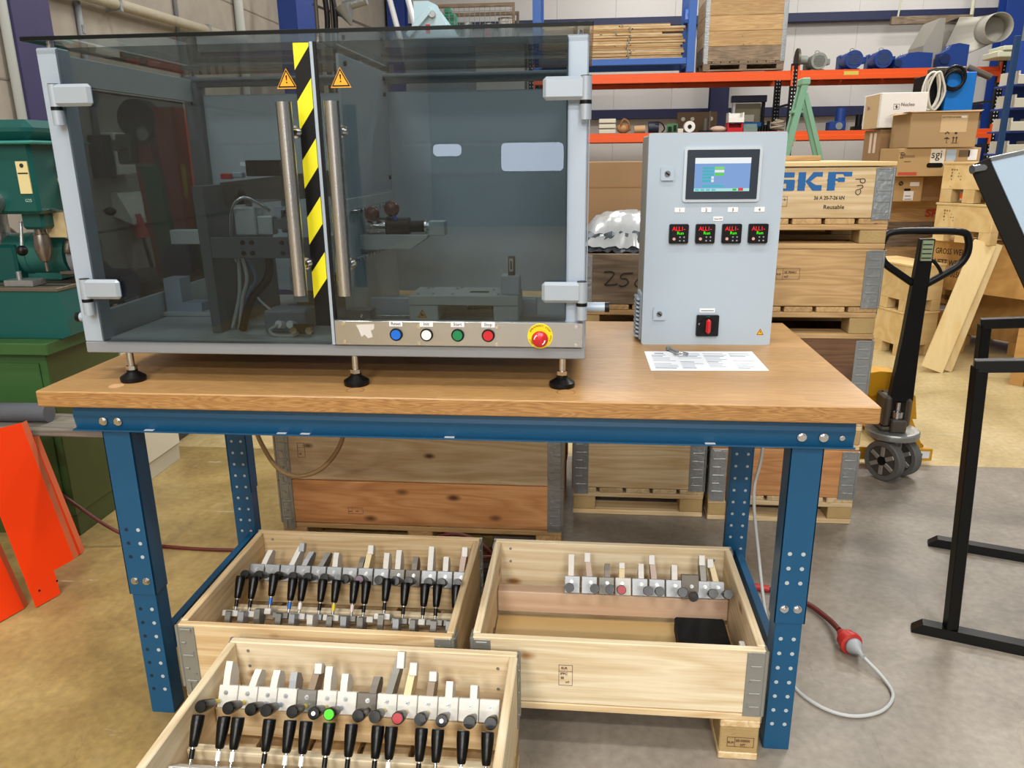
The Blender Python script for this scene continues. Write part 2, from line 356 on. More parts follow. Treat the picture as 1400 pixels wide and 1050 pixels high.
    def build(s, name, mats, parent=None, w=True, label=None):
        if parent is not None and w:
            s.xf(wm(parent).inverted())
        o = bpy.data.objects.new(name, s.mesh(name, mats)); COL.objects.link(o)
        if parent is not None: o.parent = parent
        if label: o['label'] = label
        return o
def wm(o):
    m = Matrix.LocRotScale(o.location, o.rotation_euler, None)
    return wm(o.parent) @ m if o.parent else m
def tag(o, label=None, cat=None, group=None, kind=None):
    if label: o['label'] = label
    if cat: o['category'] = cat
    if group: o['group'] = group
    if kind: o['kind'] = kind
    return o
def thing(name, label, cat, loc=(0, 0, 0), rotz=0.0, group=None):
    o = bpy.data.objects.new(name, None); COL.objects.link(o); o.empty_display_size = .1
    o.location = loc; o.rotation_euler = (0, 0, rotz)
    return tag(o, label, cat, group)
def inst(name, me, parent=None, mat4=None, loc=None, rot=None):
    o = bpy.data.objects.new(name, me); COL.objects.link(o)
    if parent is not None: o.parent = parent
    if mat4 is not None:
        l, q, _ = mat4.decompose(); o.location = l; o.rotation_euler = q.to_euler()
    if loc is not None: o.location = loc
    if rot is not None: o.rotation_euler = rot
    return o
BC = {}
def board(name, parent, c, dims, mat, rot=(0, 0, 0), bev=.0025):
    """board of dims (length along local X, thickness/width Y, Z) centred at c in the parent's frame; mesh shared"""
    key = (tuple(round(d, 4) for d in dims), mat.name)
    if key not in BC:
        g = G().box(-dims[0]/2, dims[0]/2, -dims[1]/2, dims[1]/2, -dims[2]/2, dims[2]/2, bev); BC[key] = g.mesh(name, mat)
    return inst(name, BC[key], parent, loc=c, rot=rot)
def text(s, size, mat, parent, o, x=(1, 0, 0), y=(0, 0, 1), name='lettering', align='LEFT', bold=0.0, sx=1.0):
    cu = bpy.data.curves.new(name, 'FONT'); cu.body = s; cu.size = size; cu.resolution_u = 2; cu.align_x = align; cu.extrude = .0004
    cu.offset = bold
    cu.materials.append(mat); ob = bpy.data.objects.new(name, cu); COL.objects.link(ob)
    X, Y = Vector(x).normalized(), Vector(y).normalized(); Z = X.cross(Y)
    m = Matrix((X, Y, Z)).transposed().to_4x4(); m.translation = Vector(o)
    if parent is not None:
        m = wm(parent).inverted() @ m; ob.parent = parent
    l, q, _ = m.decompose(); ob.location = l; ob.rotation_euler = q.to_euler(); ob.scale = (sx, 1, 1)
    return ob
def struct(o): o['kind'] = 'structure'; return o
# ------------------------------------------------------------------ the hall: floor, walls
grey_floor = floor_mat('worn_concrete_floor', '#6f685e', '#877e72', '#9a9184', .42)
tan_floor = floor_mat('worn_yellow_floor_paint', '#7c6640', '#97804e', '#ab9561', .4, white=.55)
tan_floor2 = floor_mat('pale_yellow_floor_paint', '#a08c5f', '#b7a273', '#c4b085', .4, white=.5)
struct(G().box(.98, 11.0, -16.0, 2.10, -.1, 0).build('floor', grey_floor))
struct(G().box(-2.3, .978, -16.0, 2.10, -.1, 0).build('floor', tan_floor))
struct(G().box(-2.3, 11.0, 2.102, 13.1, -.1, 0).build('floor', tan_floor2))
wl = struct(G().box(-2.35, -2.2, -16.0, 13.1, 0, 6.0).build('wall_left', M['concrete']))
joint = plain('wall_joint', '#7d7468', .9)
for z in (1.02, 2.0, 3.0):
    G().box(-2.2, -2.196, -16, 13, z, z+.012).build('joint_strip', joint, wl)
panelw = plain('wall_panel_white', '#d3cfca', .55)
wb = struct(G().box(-2.3, 11.0, 13.05, 13.2, 0, 6.0).build('wall_back', panelw))
for i in range(13):   # sandwich panels, each its own sheet
    x0 = -2.3 + i*1.02
    board('wall_panel', wb, (x0+.51, 13.02, 3.0), (1.018, .03, 6.0), panelw, bev=.003)
for z, h in ((3.66, .14), (2.15, .16), (.9, .14)):
    struct(G().box(-2.1, 11.0, 12.84, 13.0, z, z+h, .006).build('trim_1', M['navy']))
for x, m_, zt in ((3.42, M['navy'], 6), (8.0, M['blue_dk'], 6), (-2.15, M['blue_dk'], 6)):
    g = G().box(x, x+.3, 12.54, 12.56, 0, zt).box(x, x+.3, 12.82, 12.84, 0, zt).box(x+.14, x+.16, 12.56, 12.82, 0, zt)
    struct(g.build('trim_2', m_))
g = G().box(-2.2, -1.98, 7.60, 7.62, 0, 6).box(-2.0, -1.98, 7.62, 8.3, 0, 6).box(-2.2, -1.98, 8.3, 8.32, 0, 6)
struct(g.build('trim_3', M['blue_dk']))
g = G().box(-2.2, -2.19, 3.06, 3.42, 0, 6).box(-2.19, -2.12, 3.06, 3.075, 0, 6).box(-2.13, -2.115, 3.06, 3.42, 0, 6).box(-2.19, -2.12, 3.405, 3.42, 0, 6)
struct(g.build('trim_4', M['purple']))
# the hall's front wall behind the camera: a sectional door whose small daylight windows mirror in the machine's glass
fw = plain('front_wall', '#4c5054', .7)
wf = struct(G().box(-2.35, 11.0, -16.3, -16.1, 0, 6.0).build('wall_front', fw))
dwf = struct(G().box(-2.19, 2.6, -16.1, -16.06, 0, 4.2).build('door_1', plain('sectional_door', '#4a4f54', .5)))
day = emit('daylight_pane', '#dfe9ff', 13.0)
for x0, x1, z0, z1 in ((-.60, .80, 1.22, 1.83), (-2.15, -1.50, 1.56, 1.82), (1.2, 2.4, 1.22, 1.83)):
    G().rbox((x0+x1)/2, (z0+z1)/2, x1-x0+.06, z1-z0+.06, -16.06, -16.05, .12).build('pane_frame', M['black'], dwf)
    G().rbox((x0+x1)/2, (z0+z1)/2, x1-x0, z1-z0, -16.05, -16.045, .10).build('window_pane', day, dwf)

# ------------------------------------------------------------------ workbench
H = .977
wbch = thing('workbench', 'long blue steel workbench with thick oak top carrying the glazed machine', 'workbench', (1.0, .45, 0))
top = G().box(0, 2.0, 0, .903, H-.041, H, .003)
for f in top.bm.faces:
    if abs(f.normal.z) < .5: f.material_index = 1
top.build('tabletop', [M['oak'], M['oak_edge']], wbch)
def stain(x, y, r, m_): G().cyl((x, y, H-.0005), (x, y, H+.0006), r, 24).xf(Matrix.Identity(4)).build('worn_ring', m_, wbch)
stain(.178, .055, .018, plain('worn_patch', '#cfa478', .6))
ring = plain('dark_mark', '#8c6136', .5)
for x, y in ((.79, .055), (1.30, .07)):
    G().tube([(x+.022*math.cos(a), y+.02*math.sin(a), H) for a in [k*math.pi/6 for k in range(12)]], .0011, 5, True, 1).build('ring_mark', ring, wbch)
for yf, nm in ((.035, 'front_beam'), (.80, 'rear_beam')):
    s_ = 1 if yf < .5 else -1; y0 = yf if s_ > 0 else yf+.04
    prof = [(0, 0), (0, .004), (.016, .004), (.010, .040), (.016, .066), (.016, .074), (.055, .074), (.055, .070), (.022, .070), (.022, .0)]
    G().prism([(s_*a, b) for a, b in prof], (.055, y0, .862), (0, 1, 0), (0, 0, 1), (1.912, 0, 0)).build(nm, M['blue'], wbch)
for x in (.12, 1.83):
    G().box(x, x+.08, .09, .80, .875, .933).build('cross_beam', M['blue'], wbch)
def bolt(x, y, z, par, d=(0, -1, 0), r=.0085, h=.006, name='bolt'):
    o = Vector((x, y, z)); d = Vector(d)
    return G().cyl(o, o+d*.0015, r*1.25, 16).cyl(o, o+d*h, r, 6, smooth=False).cyl(o+d*h, o+d*(h+.001), r*.6, 12).build(name, M['chrome'], par)
for x in (.134, .173, 1.848, 1.897): bolt(x, .045, .886, wbch)
bolt(1.938, .045, .886, wbch, r=.005, h=.002, name='rivet')
def slot(x, par): G().box(x-.012, x+.012, .037, .047, .8662, .8667).build('slot', M['whitelabel'], par)
for x in (.255, .60, .66, 1.02, 1.64): slot(x, wbch)
hole_l = plain('hole_light_through', '#aeb6b8', .7); hole_d = plain('hole_dark', '#0b1c2c', .7)  # pale discs: light showing through the holes, put into the colour
def leg(x0, x1, y, front, holes):
    lg = G()
    t = .004; d = .06; yb = y+d if front else y-d; ya = y
    lo, hi = min(ya, yb), max(ya, yb)
    lg.box(x0, x1, ya-(0 if front else t), ya+(t if front else 0), .385, .866, .001)
    lg.box(x0, x0+t, lo, hi, .385, .866, .001).box(x1-t, x1, lo, hi, .385, .866, .001)
    L_ = lg.build('leg', M['blue'], wbch)
    q = .005; g = G(); ya2 = ya + (t if front else -t)
    g.box(x0+q, x1-q, ya2-(0 if front else t), ya2+(t if front else 0), .0, .62, .001).box(x0+q, x0+q+t, lo+.006, hi, 0, .62).box(x1-q-t, x1-q, lo+.006, hi, 0, .62)
    g.box(x0+q, x1-q, lo+.006, hi, 0, .004)
    g.build('lower_leg', M['blue'], L_)
    h = G(); fy = ya - .0006 if front else ya+.0006
    for z in [.08+.043*k for k in range(7)] + [.50, .54, .58]:
        for ci, xx in enumerate((x0+.022, x1-.022)):
            h.m(holes if ci else (1 if holes == 0 and x0 < 1 else 0))
            yy = fy if z > .385 else (ya2-.0006 if front else ya2+.0006)
            h.cyl((xx, yy, z), (xx, yy+.0008, z), .0052, 12)
    h.build('punched_hole', [hole_l, hole_d], L_)['kind'] = 'stuff'
    for xx in (x0+.022, x1-.022): bolt(xx, ya if front else ya, .427, L_, (0, -1 if front else 1, 0), .0085, .006)
    return L_
leg(.120, .197, .052, True, 0); leg(1.828, 1.904, .052, True, 0)
leg(.10, .172, .78, False, 0)
leg(1.828, 1.90, .78, False, 0)
hb = G()
for z in [.06+.043*k for k in range(19)]:
    for xx in (1.845, 1.882): hb.cyl((xx, .7212, z), (xx, .7222, z), .0048, 10)
    for xx in (.122, .155): hb.cyl((xx, .7212, z), (xx, .7222, z), .0048, 10)
for x in (.10, 1.828):
    G().box(x, x+.072, .722, .726, 0, .866).build('leg_inner_face', M['blue'], wbch)
hb.build('punched_hole', hole_l, wbch)['kind'] = 'stuff'
for x in (.150, 1.862):
    G().prism([(0, 0), (.022, 0), (.022, .004), (.004, .004), (.004, .070), (.022, .070), (.022, .074), (0, .074)], (x, .112, .155), (1, 0, 0), (0, 0, 1), (0, .612, 0)).build('side_rail', M['blue'], wbch)

# ------------------------------------------------------------------ test machine behind smoked glass doors
tm = thing('test_machine', 'aluminium framed test machine with smoked glass doors standing on the workbench', 'machine', (.715, .44, H))
X0, X1, Y0, Y1 = .087, 1.344, .095, .80
ZB, ZF, ZT = 1.052, 1.080, 1.765
G().box(X0, X1, Y0, Y1, ZB, ZF, .002).build('base_frame', plain('base_grey', '#8d9196', .42, .2), tm)
G().box(X0+.05, X1-.05, Y0+.03, Y1-.03, ZF, ZF+.004).build('floor_plate', M['machgrey'], tm)
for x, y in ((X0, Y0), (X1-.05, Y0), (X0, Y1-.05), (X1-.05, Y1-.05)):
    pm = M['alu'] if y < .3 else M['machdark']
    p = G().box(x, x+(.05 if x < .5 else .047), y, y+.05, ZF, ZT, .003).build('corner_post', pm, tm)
for z0, z1 in ((1.69, 1.755), (1.08, 1.15)):          # side rails
    G().box(X0+.02, X0+.032, Y0+.05, Y1-.05, z0, z1, .001).build('side_rail', M['machgrey'], tm)
    G().box(X1-.032, X1-.02, Y0+.05, Y1-.05, z0, z1, .001).build('side_rail', M['machgrey'], tm)
G().box(X0+.05, X1-.05, Y1-.055, Y1-.01, 1.735, 1.752, .001).cyl((X0+.05, Y1-.07, 1.752), (X1-.05, Y1-.07, 1.752), .007, 12).build('rear_rail', M['machdark'], tm)
bp = G().box(X0+.03, X1-.03, Y1-.022, Y1-.014, 1.10, 1.712, .001).build('back_panel', M['backgrey'], tm)
G().box(.235, .352, Y1-.0235, Y1-.022, 1.498, 1.510).build('label_strip', M['whitelabel'], bp)
G().box(X0-.002, X0+.001, Y0+.06, Y1-.06, 1.152, 1.69).build('side_pane', M['smoke'], tm)
G().box(X1-.001, X1+.002, Y0+.06, Y1-.06, 1.152, 1.69).build('side_pane', M['backgrey'], tm)
tp = G().box(X0-.012, X1+.006, Y0-.03, Y1+.01, 1.775, 1.785, .001)
for f in tp.bm.faces:
    if abs(f.normal.z) < .5: f.material_index = 1
tp.build('top_pane', [M['smoke_top'], plain('pane_edge', '#060b0a', .4, spec=.2)], tm)
for x in (X0+.025, .745, X1-.025):
    for y in (Y0+.02, Y1-.03):
        G().cyl((x, y, ZT-.002), (x, y, 1.775), .008, 12).cyl((x, y, 1.785), (x, y, 1.789), .007, 12).build('spacer', M['chrome'], tm)
# doors
def door(x0, x1, z0, z1, y):
    g = G().rbox((x0+x1)/2, (z0+z1)/2, x1-x0, z1-z0, y, y+.006, .006)
    return g.build('door', M['smoke'], tm)
dl = door(.142, .732, 1.084, 1.762, .084); dr = door(.748, 1.298, 1.146, 1.762, .084)
G().box(.733, .740, .082, .096, 1.084, 1.762).m(1).box(.740, .746, .084, .094, 1.146, 1.762).build('edge_profile', [M['alu'], M['black']], dl)
yt = .0828; tp_ = G(); xx0, xx1 = .696, .7315
tp_.m(0).box(xx0, xx1, yt, .084, 1.130, 1.760)
k = 0; n = 5; pitch = (1.760-1.128)/n
for i in range(n+1):
    zb = 1.705 - i*pitch*1.005
    pts = [(xx0, zb), (xx1, zb+.048), (xx1, zb+.048+.062), (xx0, zb+.062)]
    pts = [(a, min(b, 1.760)) for a, b in pts]
    if pts[0][1] < 1.125: continue
    tp_.m(1).prism(pts, (0, yt-.0006, 0), (1, 0, 0), (0, 0, 1), (0, .0006, 0))
tp_.build('hazard_tape', [M['black'], M['yellow']], dl, label='black and yellow striped hazard tape')
def warn(cx, cz, s, y, par, name='warning_sticker', kind='!', mm=None):
    st = G(); h = s*.9
    def tri(k): return [(cx-s/2*k, cz-h/2*k), (cx+s/2*k, cz-h/2*k), (cx, cz+h/2*k)]
    st.m(0).prism(tri(1.18), (0, y-.0003, 0), (1, 0, 0), (0, 0, 1), (0, .0003, 0))
    st.m(1).prism(tri(1.05), (0, y-.0006, 0), (1, 0, 0), (0, 0, 1), (0, .0003, 0))
    st.m(0).prism([(a, b-s*.03) for a, b in tri(.82)], (0, y-.0009, 0), (1, 0, 0), (0, 0, 1), (0, .0003, 0))
    st.m(1)
    if kind == '!':
        st.prism([(cx-s*.025, cz-s*.10), (cx+s*.025, cz-s*.10), (cx+s*.05, cz+s*.16), (cx-s*.05, cz+s*.16)], (0, y-.0012, 0), (1, 0, 0), (0, 0, 1), (0, .0003, 0))
        st.cyl((cx, y-.0012, cz-s*.21), (cx, y-.0009, cz-s*.21), s*.045, 10)
    elif kind == 'bolt':
        st.prism([(cx+s*.06, cz+s*.18), (cx-s*.12, cz-s*.06), (cx-s*.0, cz-s*.06), (cx-s*.05, cz-s*.26), (cx+s*.13, cz+.0), (cx+s*.02, cz+.0)], (0, y-.0012, 0), (1, 0, 0), (0, 0, 1), (0, .0003, 0))
    else:
        st.prism([(cx-s*.2, cz-s*.26), (cx+s*.24, cz-s*.26), (cx+s*.24, cz-s*.14), (cx+s*.05, cz-s*.1), (cx-s*.1, cz+s*.12), (cx-s*.16, cz+.0)], (0, y-.0012, 0), (1, 0, 0), (0, 0, 1), (0, .0003, 0))
    return st.build(name, [M['sign'], M['black']], par)
warn(.675, 1.688, .040, .084, dl); warn(.7975, 1.688, .040, .084, dr)
for x, dpar in ((.687, dl), (.793, dr)):
    hn = G().cyl((x, .022, 1.215), (x, .022, 1.635), .0165, 28).build('handle', M['steel'], dpar)
    for z in (1.28, 1.575): 
        xo = x+.014
        G().cyl((x, .022, z), (x, .084, z), .009, 14).cyl((x, .078, z), (x, .084, z), .014, 14).build('standoff', M['chrome'], hn)
def hinge(xb, z, side):          # xb: post side barrel, side +1 arm to the right
    g = G(); s_ = side
    g.m(0).cyl((xb, .078, z-.005), (xb, .078, z+.043), .0125, 20).cyl((xb, .078, z-.045), (xb, .078, z-.013), .0125, 20)
    g.m(1).cyl((xb, .078, z-.013), (xb, .078, z-.005), .0130, 20).cyl((xb, .078, z+.043), (xb, .078, z+.0445), .0115, 20)
    a, b = xb, xb+s_*.092; x0, x1 = min(a, b), max(a, b)
    g.m(0).box(x0, x1, .066, .083, z-.005, z+.043, .007)
    return g.build('hinge', [M['alu_hinge'], M['black']], tm)
hinge(.128, 1.642, 1); hinge(.124, 1.198, 1); hinge(1.336, 1.637, -1); hinge(1.334, 1.197, -1)
# control strip with push buttons
cp = G().box(.742, 1.338, .080, .094, 1.084, 1.143, .001).build('control_strip', M['steel_x'], tm)
def push(x, z, m_, word):
    b = G().m(1).cyl((x, .080, z), (x, .0755, z), .0155, 24).m(0).cyl((x, .0755, z), (x, .073, z), .0118, 24).build('push_button', [m_, M['black']], cp)
    lb = G().box(x-.016, x+.016, .0788, .080, z+.0195, z+.0325).build('label_plate', M['whitelabel'], cp)
    text(word, .0105, M['ink'], lb, (x, .0786, z+.0228), align='CENTER')
for x, m_, t_ in ((.893, M['bluebtn'], 'Reset'), (.967, M['whitebtn'], 'Init'), (1.042, M['greenbtn'], 'Start'), (1.115, M['redbtn'], 'Stop')): push(x, 1.1115, m_, t_)
es = G().m(1).cyl((1.238, .080, 1.1115), (1.238, .077, 1.1115), .030, 32).m(0).lathe((1.238, .077, 1.1075), (0, -1, 0), [(0, .012), (.008, .012), (.009, .0185), (.014, .0195), (.020, .017), (.023, .011), (.024, .0)], 28).build('emergency_stop', [M['redbtn'], plain('stop_yellow', '#f1d613', .4)], cp)
ar = G()
for a0 in (120, 300):
    ar.tube([(1.238+.0125*math.cos(R(a)), .0545, 1.1075+.0125*math.sin(R(a))) for a in range(a0, a0+70, 14)], .0015, 5, sub=2)
ar.build('arrow_mark', M['whitebtn'], es)
for i, ch in enumerate('EMERGENCY STOP'):
    a = R(152 - i*9.5); r_ = .0235
    text(ch, .0058, M['ink'], es, (1.238+r_*math.cos(a), .0766, 1.1115+r_*math.sin(a)), (math.sin(a), 0, -math.cos(a)), (math.cos(a), 0, math.sin(a)), align='CENTER')
for a0, word in ((200, 'STOP'), (335, 'STOP')):
    for i, ch in enumerate(word):
        a = R(a0 + i*9); r_ = .0275
        text(ch, .0052, M['ink'], es, (1.238+r_*math.cos(a), .0766, 1.1115+r_*math.sin(a)), (-math.sin(a), 0, math.cos(a)), (-math.cos(a), 0, -math.sin(a)), align='CENTER')
for x, z in ((.765, 1.137), (.765, 1.092), (.948, 1.131), (.948, 1.091), (1.135, 1.131), (1.135, 1.091), (1.322, 1.135), (1.322, 1.091)):
    G().cyl((x, .080, z), (x, .0775, z), .0042, 12).build('screw', M['chrome'], cp)
rg = random.Random(3); sm = G()
pts = [(0, 0), (.045, .002), (.044, -.010), (.036, -.014), (.040, -.03), (.028, -.033), (.020, -.024), (.012, -.03), (.006, -.012)]
sm.prism([(.795+a, 1.134+b) for a, b in pts], (0, .0797, 0), (1, 0, 0), (0, 0, 1), (0, .0004, 0)).build('torn_sticker', plain('glue_residue', '#cfcac4', .6), cp)
# feet
for x, y in ((.194, .105), (.779, .105), (1.289, .118), (.194, .74), (.779, .74), (1.289, .74)):
    f_ = G().lathe((x, y, H), (0, 0, 1), [(0, .030), (.007, .0315), (.012, .031), (.019, .020), (.024, .0135), (.030, .0135)], 22).build('levelling_foot', M['black'], tm)
    G().cyl((x, y, H+.03), (x, y, ZB), .0085, 14).cyl((x, y, H+.030), (x, y, H+.040), .0135, 6, smooth=False).build('foot_stud', M['chrome'], f_)
for x, s_ in ((X0, -1), (X1, 1)):     # carrying handles with black end caps on both flanks
    z = 1.130 if s_ < 0 else 1.166
    G().m(0).cyl((x, .16, z), (x+s_*.045, .16, z), .012, 16).m(1).cyl((x+s_*.045, .16, z), (x+s_*.056, .16, z), .0125, 16).build('lifting_bar', [M['alu'], M['black']], tm)
# ---- inside: partition, clamp bridge, carriage, electrics
pt = G().box(.722, .730, .30, Y1-.03, 1.42, 1.765, .001).build('partition_plate', M['backgrey'], tm)
for y, z in ((.72, 1.745), (.72, 1.70), (.735, 1.46), (.34, 1.70), (.34, 1.745)):
    G().cyl((.730, y, z), (.736, y, z), .006, 6, smooth=False).build('bolt', M['black'], pt)
pl = G().box(.715, .735, .26, Y1-.03, 1.085, 1.418, .002).build('mounting_plate', M['machgrey'], tm)
pg = G()
for i in range(13):
    y = .30 + i*.034
    for z in (1.385, 1.262):
        pg.cyl((.735, y, z - .0), (.752, y, z), .0065, 8)
pg.build('pin_row', M['chrome'], pl)['kind'] = 'stuff'
sh = G().prism([(.60, 0), (.872, 0), (.918, .030), (.918, .036), (.60, .036)], (0, .36, 1.282), (1, 0, 0), (0, 0, 1), (0, .11, 0)).build('clamp_bridge', M['machgrey'], tm)
for x, z, kc in ((.762, 1.372, '#5a0d12'), (.817, 1.386, '#5a0d12')):
    kb = G().sph((x, .40, z), .0215, u=20, v=14).build('ball_knob', plain('dark_red_ball', '#5e0a10', .12, coat=.6), sh)
    G().cyl((x+.004, .40, z-.018), (x+.018, .40, z-.048), .006, 10).build('knob_stem', M['whitebtn'] if x < .8 else M['bluebtn'], kb)
G().cyl((.745, .41, 1.336), (.80, .41, 1.336), .019, 18).cyl((.752, .41, 1.336), (.760, .41, 1.336), .023, 18).build('steel_collar', M['chrome'], sh)
G().cyl((.808, .41, 1.338), (.862, .41, 1.338), .024, 20).cyl((.862, .41, 1.338), (.905, .41, 1.338), .016, 18).cyl((.80, .41, 1.338), (.808, .41, 1.338), .027, 20).build('black_cylinder', M['black'], sh)
G().cyl((.900, .41, 1.338), (.918, .41, 1.338), .011, 14).cyl((.905, .41, 1.338), (.910, .41, 1.338), .018, 14).build('spindle', M['chrome'], sh)
G().box(.918, .962, .39, .43, 1.314, 1.353, .002).build('end_block', M['machgrey'], sh)
G().box(.760, .840, .425, .445, 1.318, 1.36).box(.79, .83, .445, .47, 1.318, 1.345).build('clamp_body', M['machdark'], sh)
ca = thing_part = G().box(.888, 1.172, .24, .38, 1.152, 1.177, .002).build('carriage', M['machgrey'], tm)
for x0, x1 in ((.888, .964), (1.108, 1.172)):
    b = G().box(x0, x1, .243, .377, 1.112, 1.152, .002).box(x0+.016, x1-.012, .25, .37, 1.104, 1.112).build('carriage_block', M['machgrey'], ca)
    if x0 < 1: warn((x0+x1)/2-.003, 1.130, .022, .2428, b, kind='hand')
for x, y in ((.91, .26), (.95, .26), (1.0, .26), (.92, .35), (.93, .36), (1.0, .345), (1.01, .36), (1.12, .26), (1.10, .33)):
    G().cyl((x, y, 1.177), (x, y, 1.180), .004, 8).build('screw', M['chrome'], ca)
G().box(1.04, 1.09, .29, .315, 1.1772, 1.1776).build('slot', M['black'], ca)
cb = G().box(1.126, 1.174, .265, .315, 1.177, 1.225, .002).build('probe_block', M['alu'], ca)
G().m(0).box(1.144, 1.161, .275, .295, 1.225, 1.272).m(1).box(1.147, 1.157, .2745, .2755, 1.235, 1.268).m(0).box(1.1495, 1.154, .274, .2755, 1.240, 1.262).build('probe', [M['black'], M['machgrey']], cb)
for y, z0, z1 in ((.25, 1.088, 1.104), (.35, 1.088, 1.104)):
    G().box(.745, 1.30, y-.008, y+.022, z0, z1, .001).build('guide_rail', M['zinc'], tm)
G().box(.745, 1.21, .385, .42, 1.09, 1.145, .002).build('drive_beam', M['alu'], tm)
G().box(1.02, 1.09, .382, .386, 1.115, 1.14).build('sensor', M['black'], tm)
jb = G().box(.748, .812, .15, .20, 1.10, 1.155, .001).build('bracket', M['machdark'], tm)
for x, z in ((.79, 1.14), (.79, 1.115)): G().sph((x, .145, z), .007).build('screw', M['chrome'], jb)
# left compartment
up = G().prism([(.378, 1.085), (.402, 1.085), (.396, 1.455), (.368, 1.455)], (0, .19, 0), (1, 0, 0), (0, 0, 1), (0, .40, 0)).build('upright_plate', M['machdark'], tm)
G().prism([(.39, 1.46), (.695, 1.49), (.695, 1.425), (.39, 1.40)], (0, .30, 0), (1, 0, 0), (0, 0, 1), (0, .012, 0)).build('top_bridge', plain('bronze_grey_plate', '#5b5850', .4, .4), up)
br = G().box(.398, .695, .192, .204, 1.278, 1.330, .0015).build('cross_plate', M['machdark'], tm)
for x in (.484, .507, .586, .607):
    for z in (1.317, 1.291): G().cyl((x, .192, z), (x, .189, z), .006, 12).build('screw', M['black'], br)
G().box(.445, .500, .24, .29, 1.33, 1.40, .003).box(.50, .54, .25, .29, 1.33, 1.378, .003).box(.47, .55, .30, .34, 1.345, 1.42, .002).build('gripper_block', M['machgrey'], br)
G().prism([(.42, 1.335), (.45, 1.335), (.455, 1.435), (.44, 1.44), (.425, 1.42)], (0, .30, 0), (1, 0, 0), (0, 0, 1), (0, .02, 0)).build('side_bracket', M['machgrey'], br)
G().box(.56, .60, .26, .30, 1.335, 1.395, .003).box(.545, .585, .25, .27, 1.345, 1.37).build('sensor_block', M['machdark'], br)
G().box(.545, .60, .26, .275, 1.375, 1.40).build('clear_cover', M['alu'], br)
G().tube([(.447, .22, 1.265), (.442, .22, 1.34), (.450, .225, 1.40), (.478, .235, 1.425), (.51, .25, 1.41), (.535, .26, 1.39)], .0045, 8).build('braided_hose', M['chrome'], br)
G().tube([(.52, .26, 1.278), (.515, .25, 1.22), (.47, .23, 1.16), (.445, .22, 1.086)], .011, 10).build('black_conduit', M['black'], tm)
for dx, m_ in ((0, M['greycable']), (.012, plain('blue_grey_cable', '#58708a', .5)), (-.01, M['greycable'])):
    G().tube([(.455+dx, .24, 1.278), (.465+dx*2, .235, 1.22), (.45+dx, .23, 1.17), (.435+dx*2, .225, 1.09)], .005, 8).build('cable', m_, tm)
G().tube([(.47, .24, 1.20), (.50, .23, 1.16), (.56, .22, 1.12), (.60, .22, 1.125)], .003, 6).build('cable', M['greycable'], tm)
eb = G().box(.515, .625, .20, .28, 1.086, 1.142, .004).build('junction_box', plain('pale_blue_box', '#6f8091', .45), tm)
for x in (.565, .595):
    G().cyl((x, .20, 1.105), (x-.004, .178, 1.112), .010, 12).build('cable_gland', M['whitelabel'], eb)
G().tube([(.56, .178, 1.11), (.545, .16, 1.10), (.56, .155, 1.088), (.60, .155, 1.087), (.62, .16, 1.095)], .004, 8).build('cable', M['greycable'], eb)
for x in (.61, .65): G().cyl((x, .15, 1.102), (x, .165, 1.102), .009, 14).build('thumb_screw', M['chrome'], eb)
G().box(.605, .655, .165, .175, 1.09, 1.115).build('bracket', M['black'], eb)
G().box(.52, .58, .42, .48, 1.085, 1.26, .002).box(.58, .70, .45, .50, 1.085, 1.20, .002).box(.50, .70, .35, .42, 1.085, 1.12).build('actuator_body', M['machdark'], tm)
G().box(.535, .60, .345, .37, 1.17, 1.235, .002).box(.545, .585, .34, .36, 1.14, 1.165).build('slide_block', M['machgrey'], tm)
for x, m_ in ((.405, M['redbtn']), (.437, M['alu']), (.475, M['blackmat'])):
    z = 1.467+(x-.39)*.098
    G().box(x-.012, x+(.014 if x < .46 else .08), .30, .325, z, z+(.014 if x < .46 else .04), .002).build('indicator' if x < .46 else 'motor_housing', m_, tm)
lb = G().prism([(.128, 1.088), (.235, 1.088), (.235, 1.12), (.178, 1.12), (.178, 1.19), (.128, 1.19)], (0, .42, 0), (1, 0, 0), (0, 0, 1), (0, .06, 0)).build('angle_stop', M['alu'], tm)
G().box(.125, .385, .40, .50, 1.085, 1.095, .001).build('stop_plate', M['machgrey'], tm)
G().box(.15, .375, .45, .49, 1.285, 1.325, .002).build('cross_arm', M['machgrey'], tm)
G().m(0).cyl((X0+.03, .18, 1.40), (X0+.05, .18, 1.397), .003, 8).m(1).sph((X0+.066, .18, 1.396), .011, (1.4, 1, 1)).build('small_lever', [M['chrome'], M['black']], tm)
G().cyl((.687, .19, 1.345), (.687, .17, 1.345), .011, 14).build('thumb_screw', M['chrome'], tm)

# ------------------------------------------------------------------ control cabinet
kx, ky, ka, kw, kh = 1.51, .570, R(1.81), .3753, .5987
cc = thing('control_cabinet', 'light grey control cabinet with touch screen standing on the right of the bench', 'cabinet', (kx, ky, H), ka)
def K(g, name, mats, par=cc, label=None): return g.build(name, mats, par, w=False, label=label)
body = K(G().box(.004, kw-.004, .022, .21, 0, kh-.004, .004), 'enclosure', M['ral_dk'])
dg = G().rbox(kw/2, kh/2, kw, kh, 0, .020, .006)
K(dg, 'cabinet_door', M['ral'])
cdoor = [o for o in cc.children if o.name.startswith('cabinet_door')][0]
K(G().box(-.004, .006, .04, .13, .004, .145, .003), 'fan_housing', M['ral'])
fh = G()
for i in range(10): fh.box(-.0135, -.004, .048, .122, .012+i*.0125, .018+i*.0125, .0, rot=(0, R(25), 0))
K(fh, 'louvre', M['ral'])['kind'] = 'stuff'
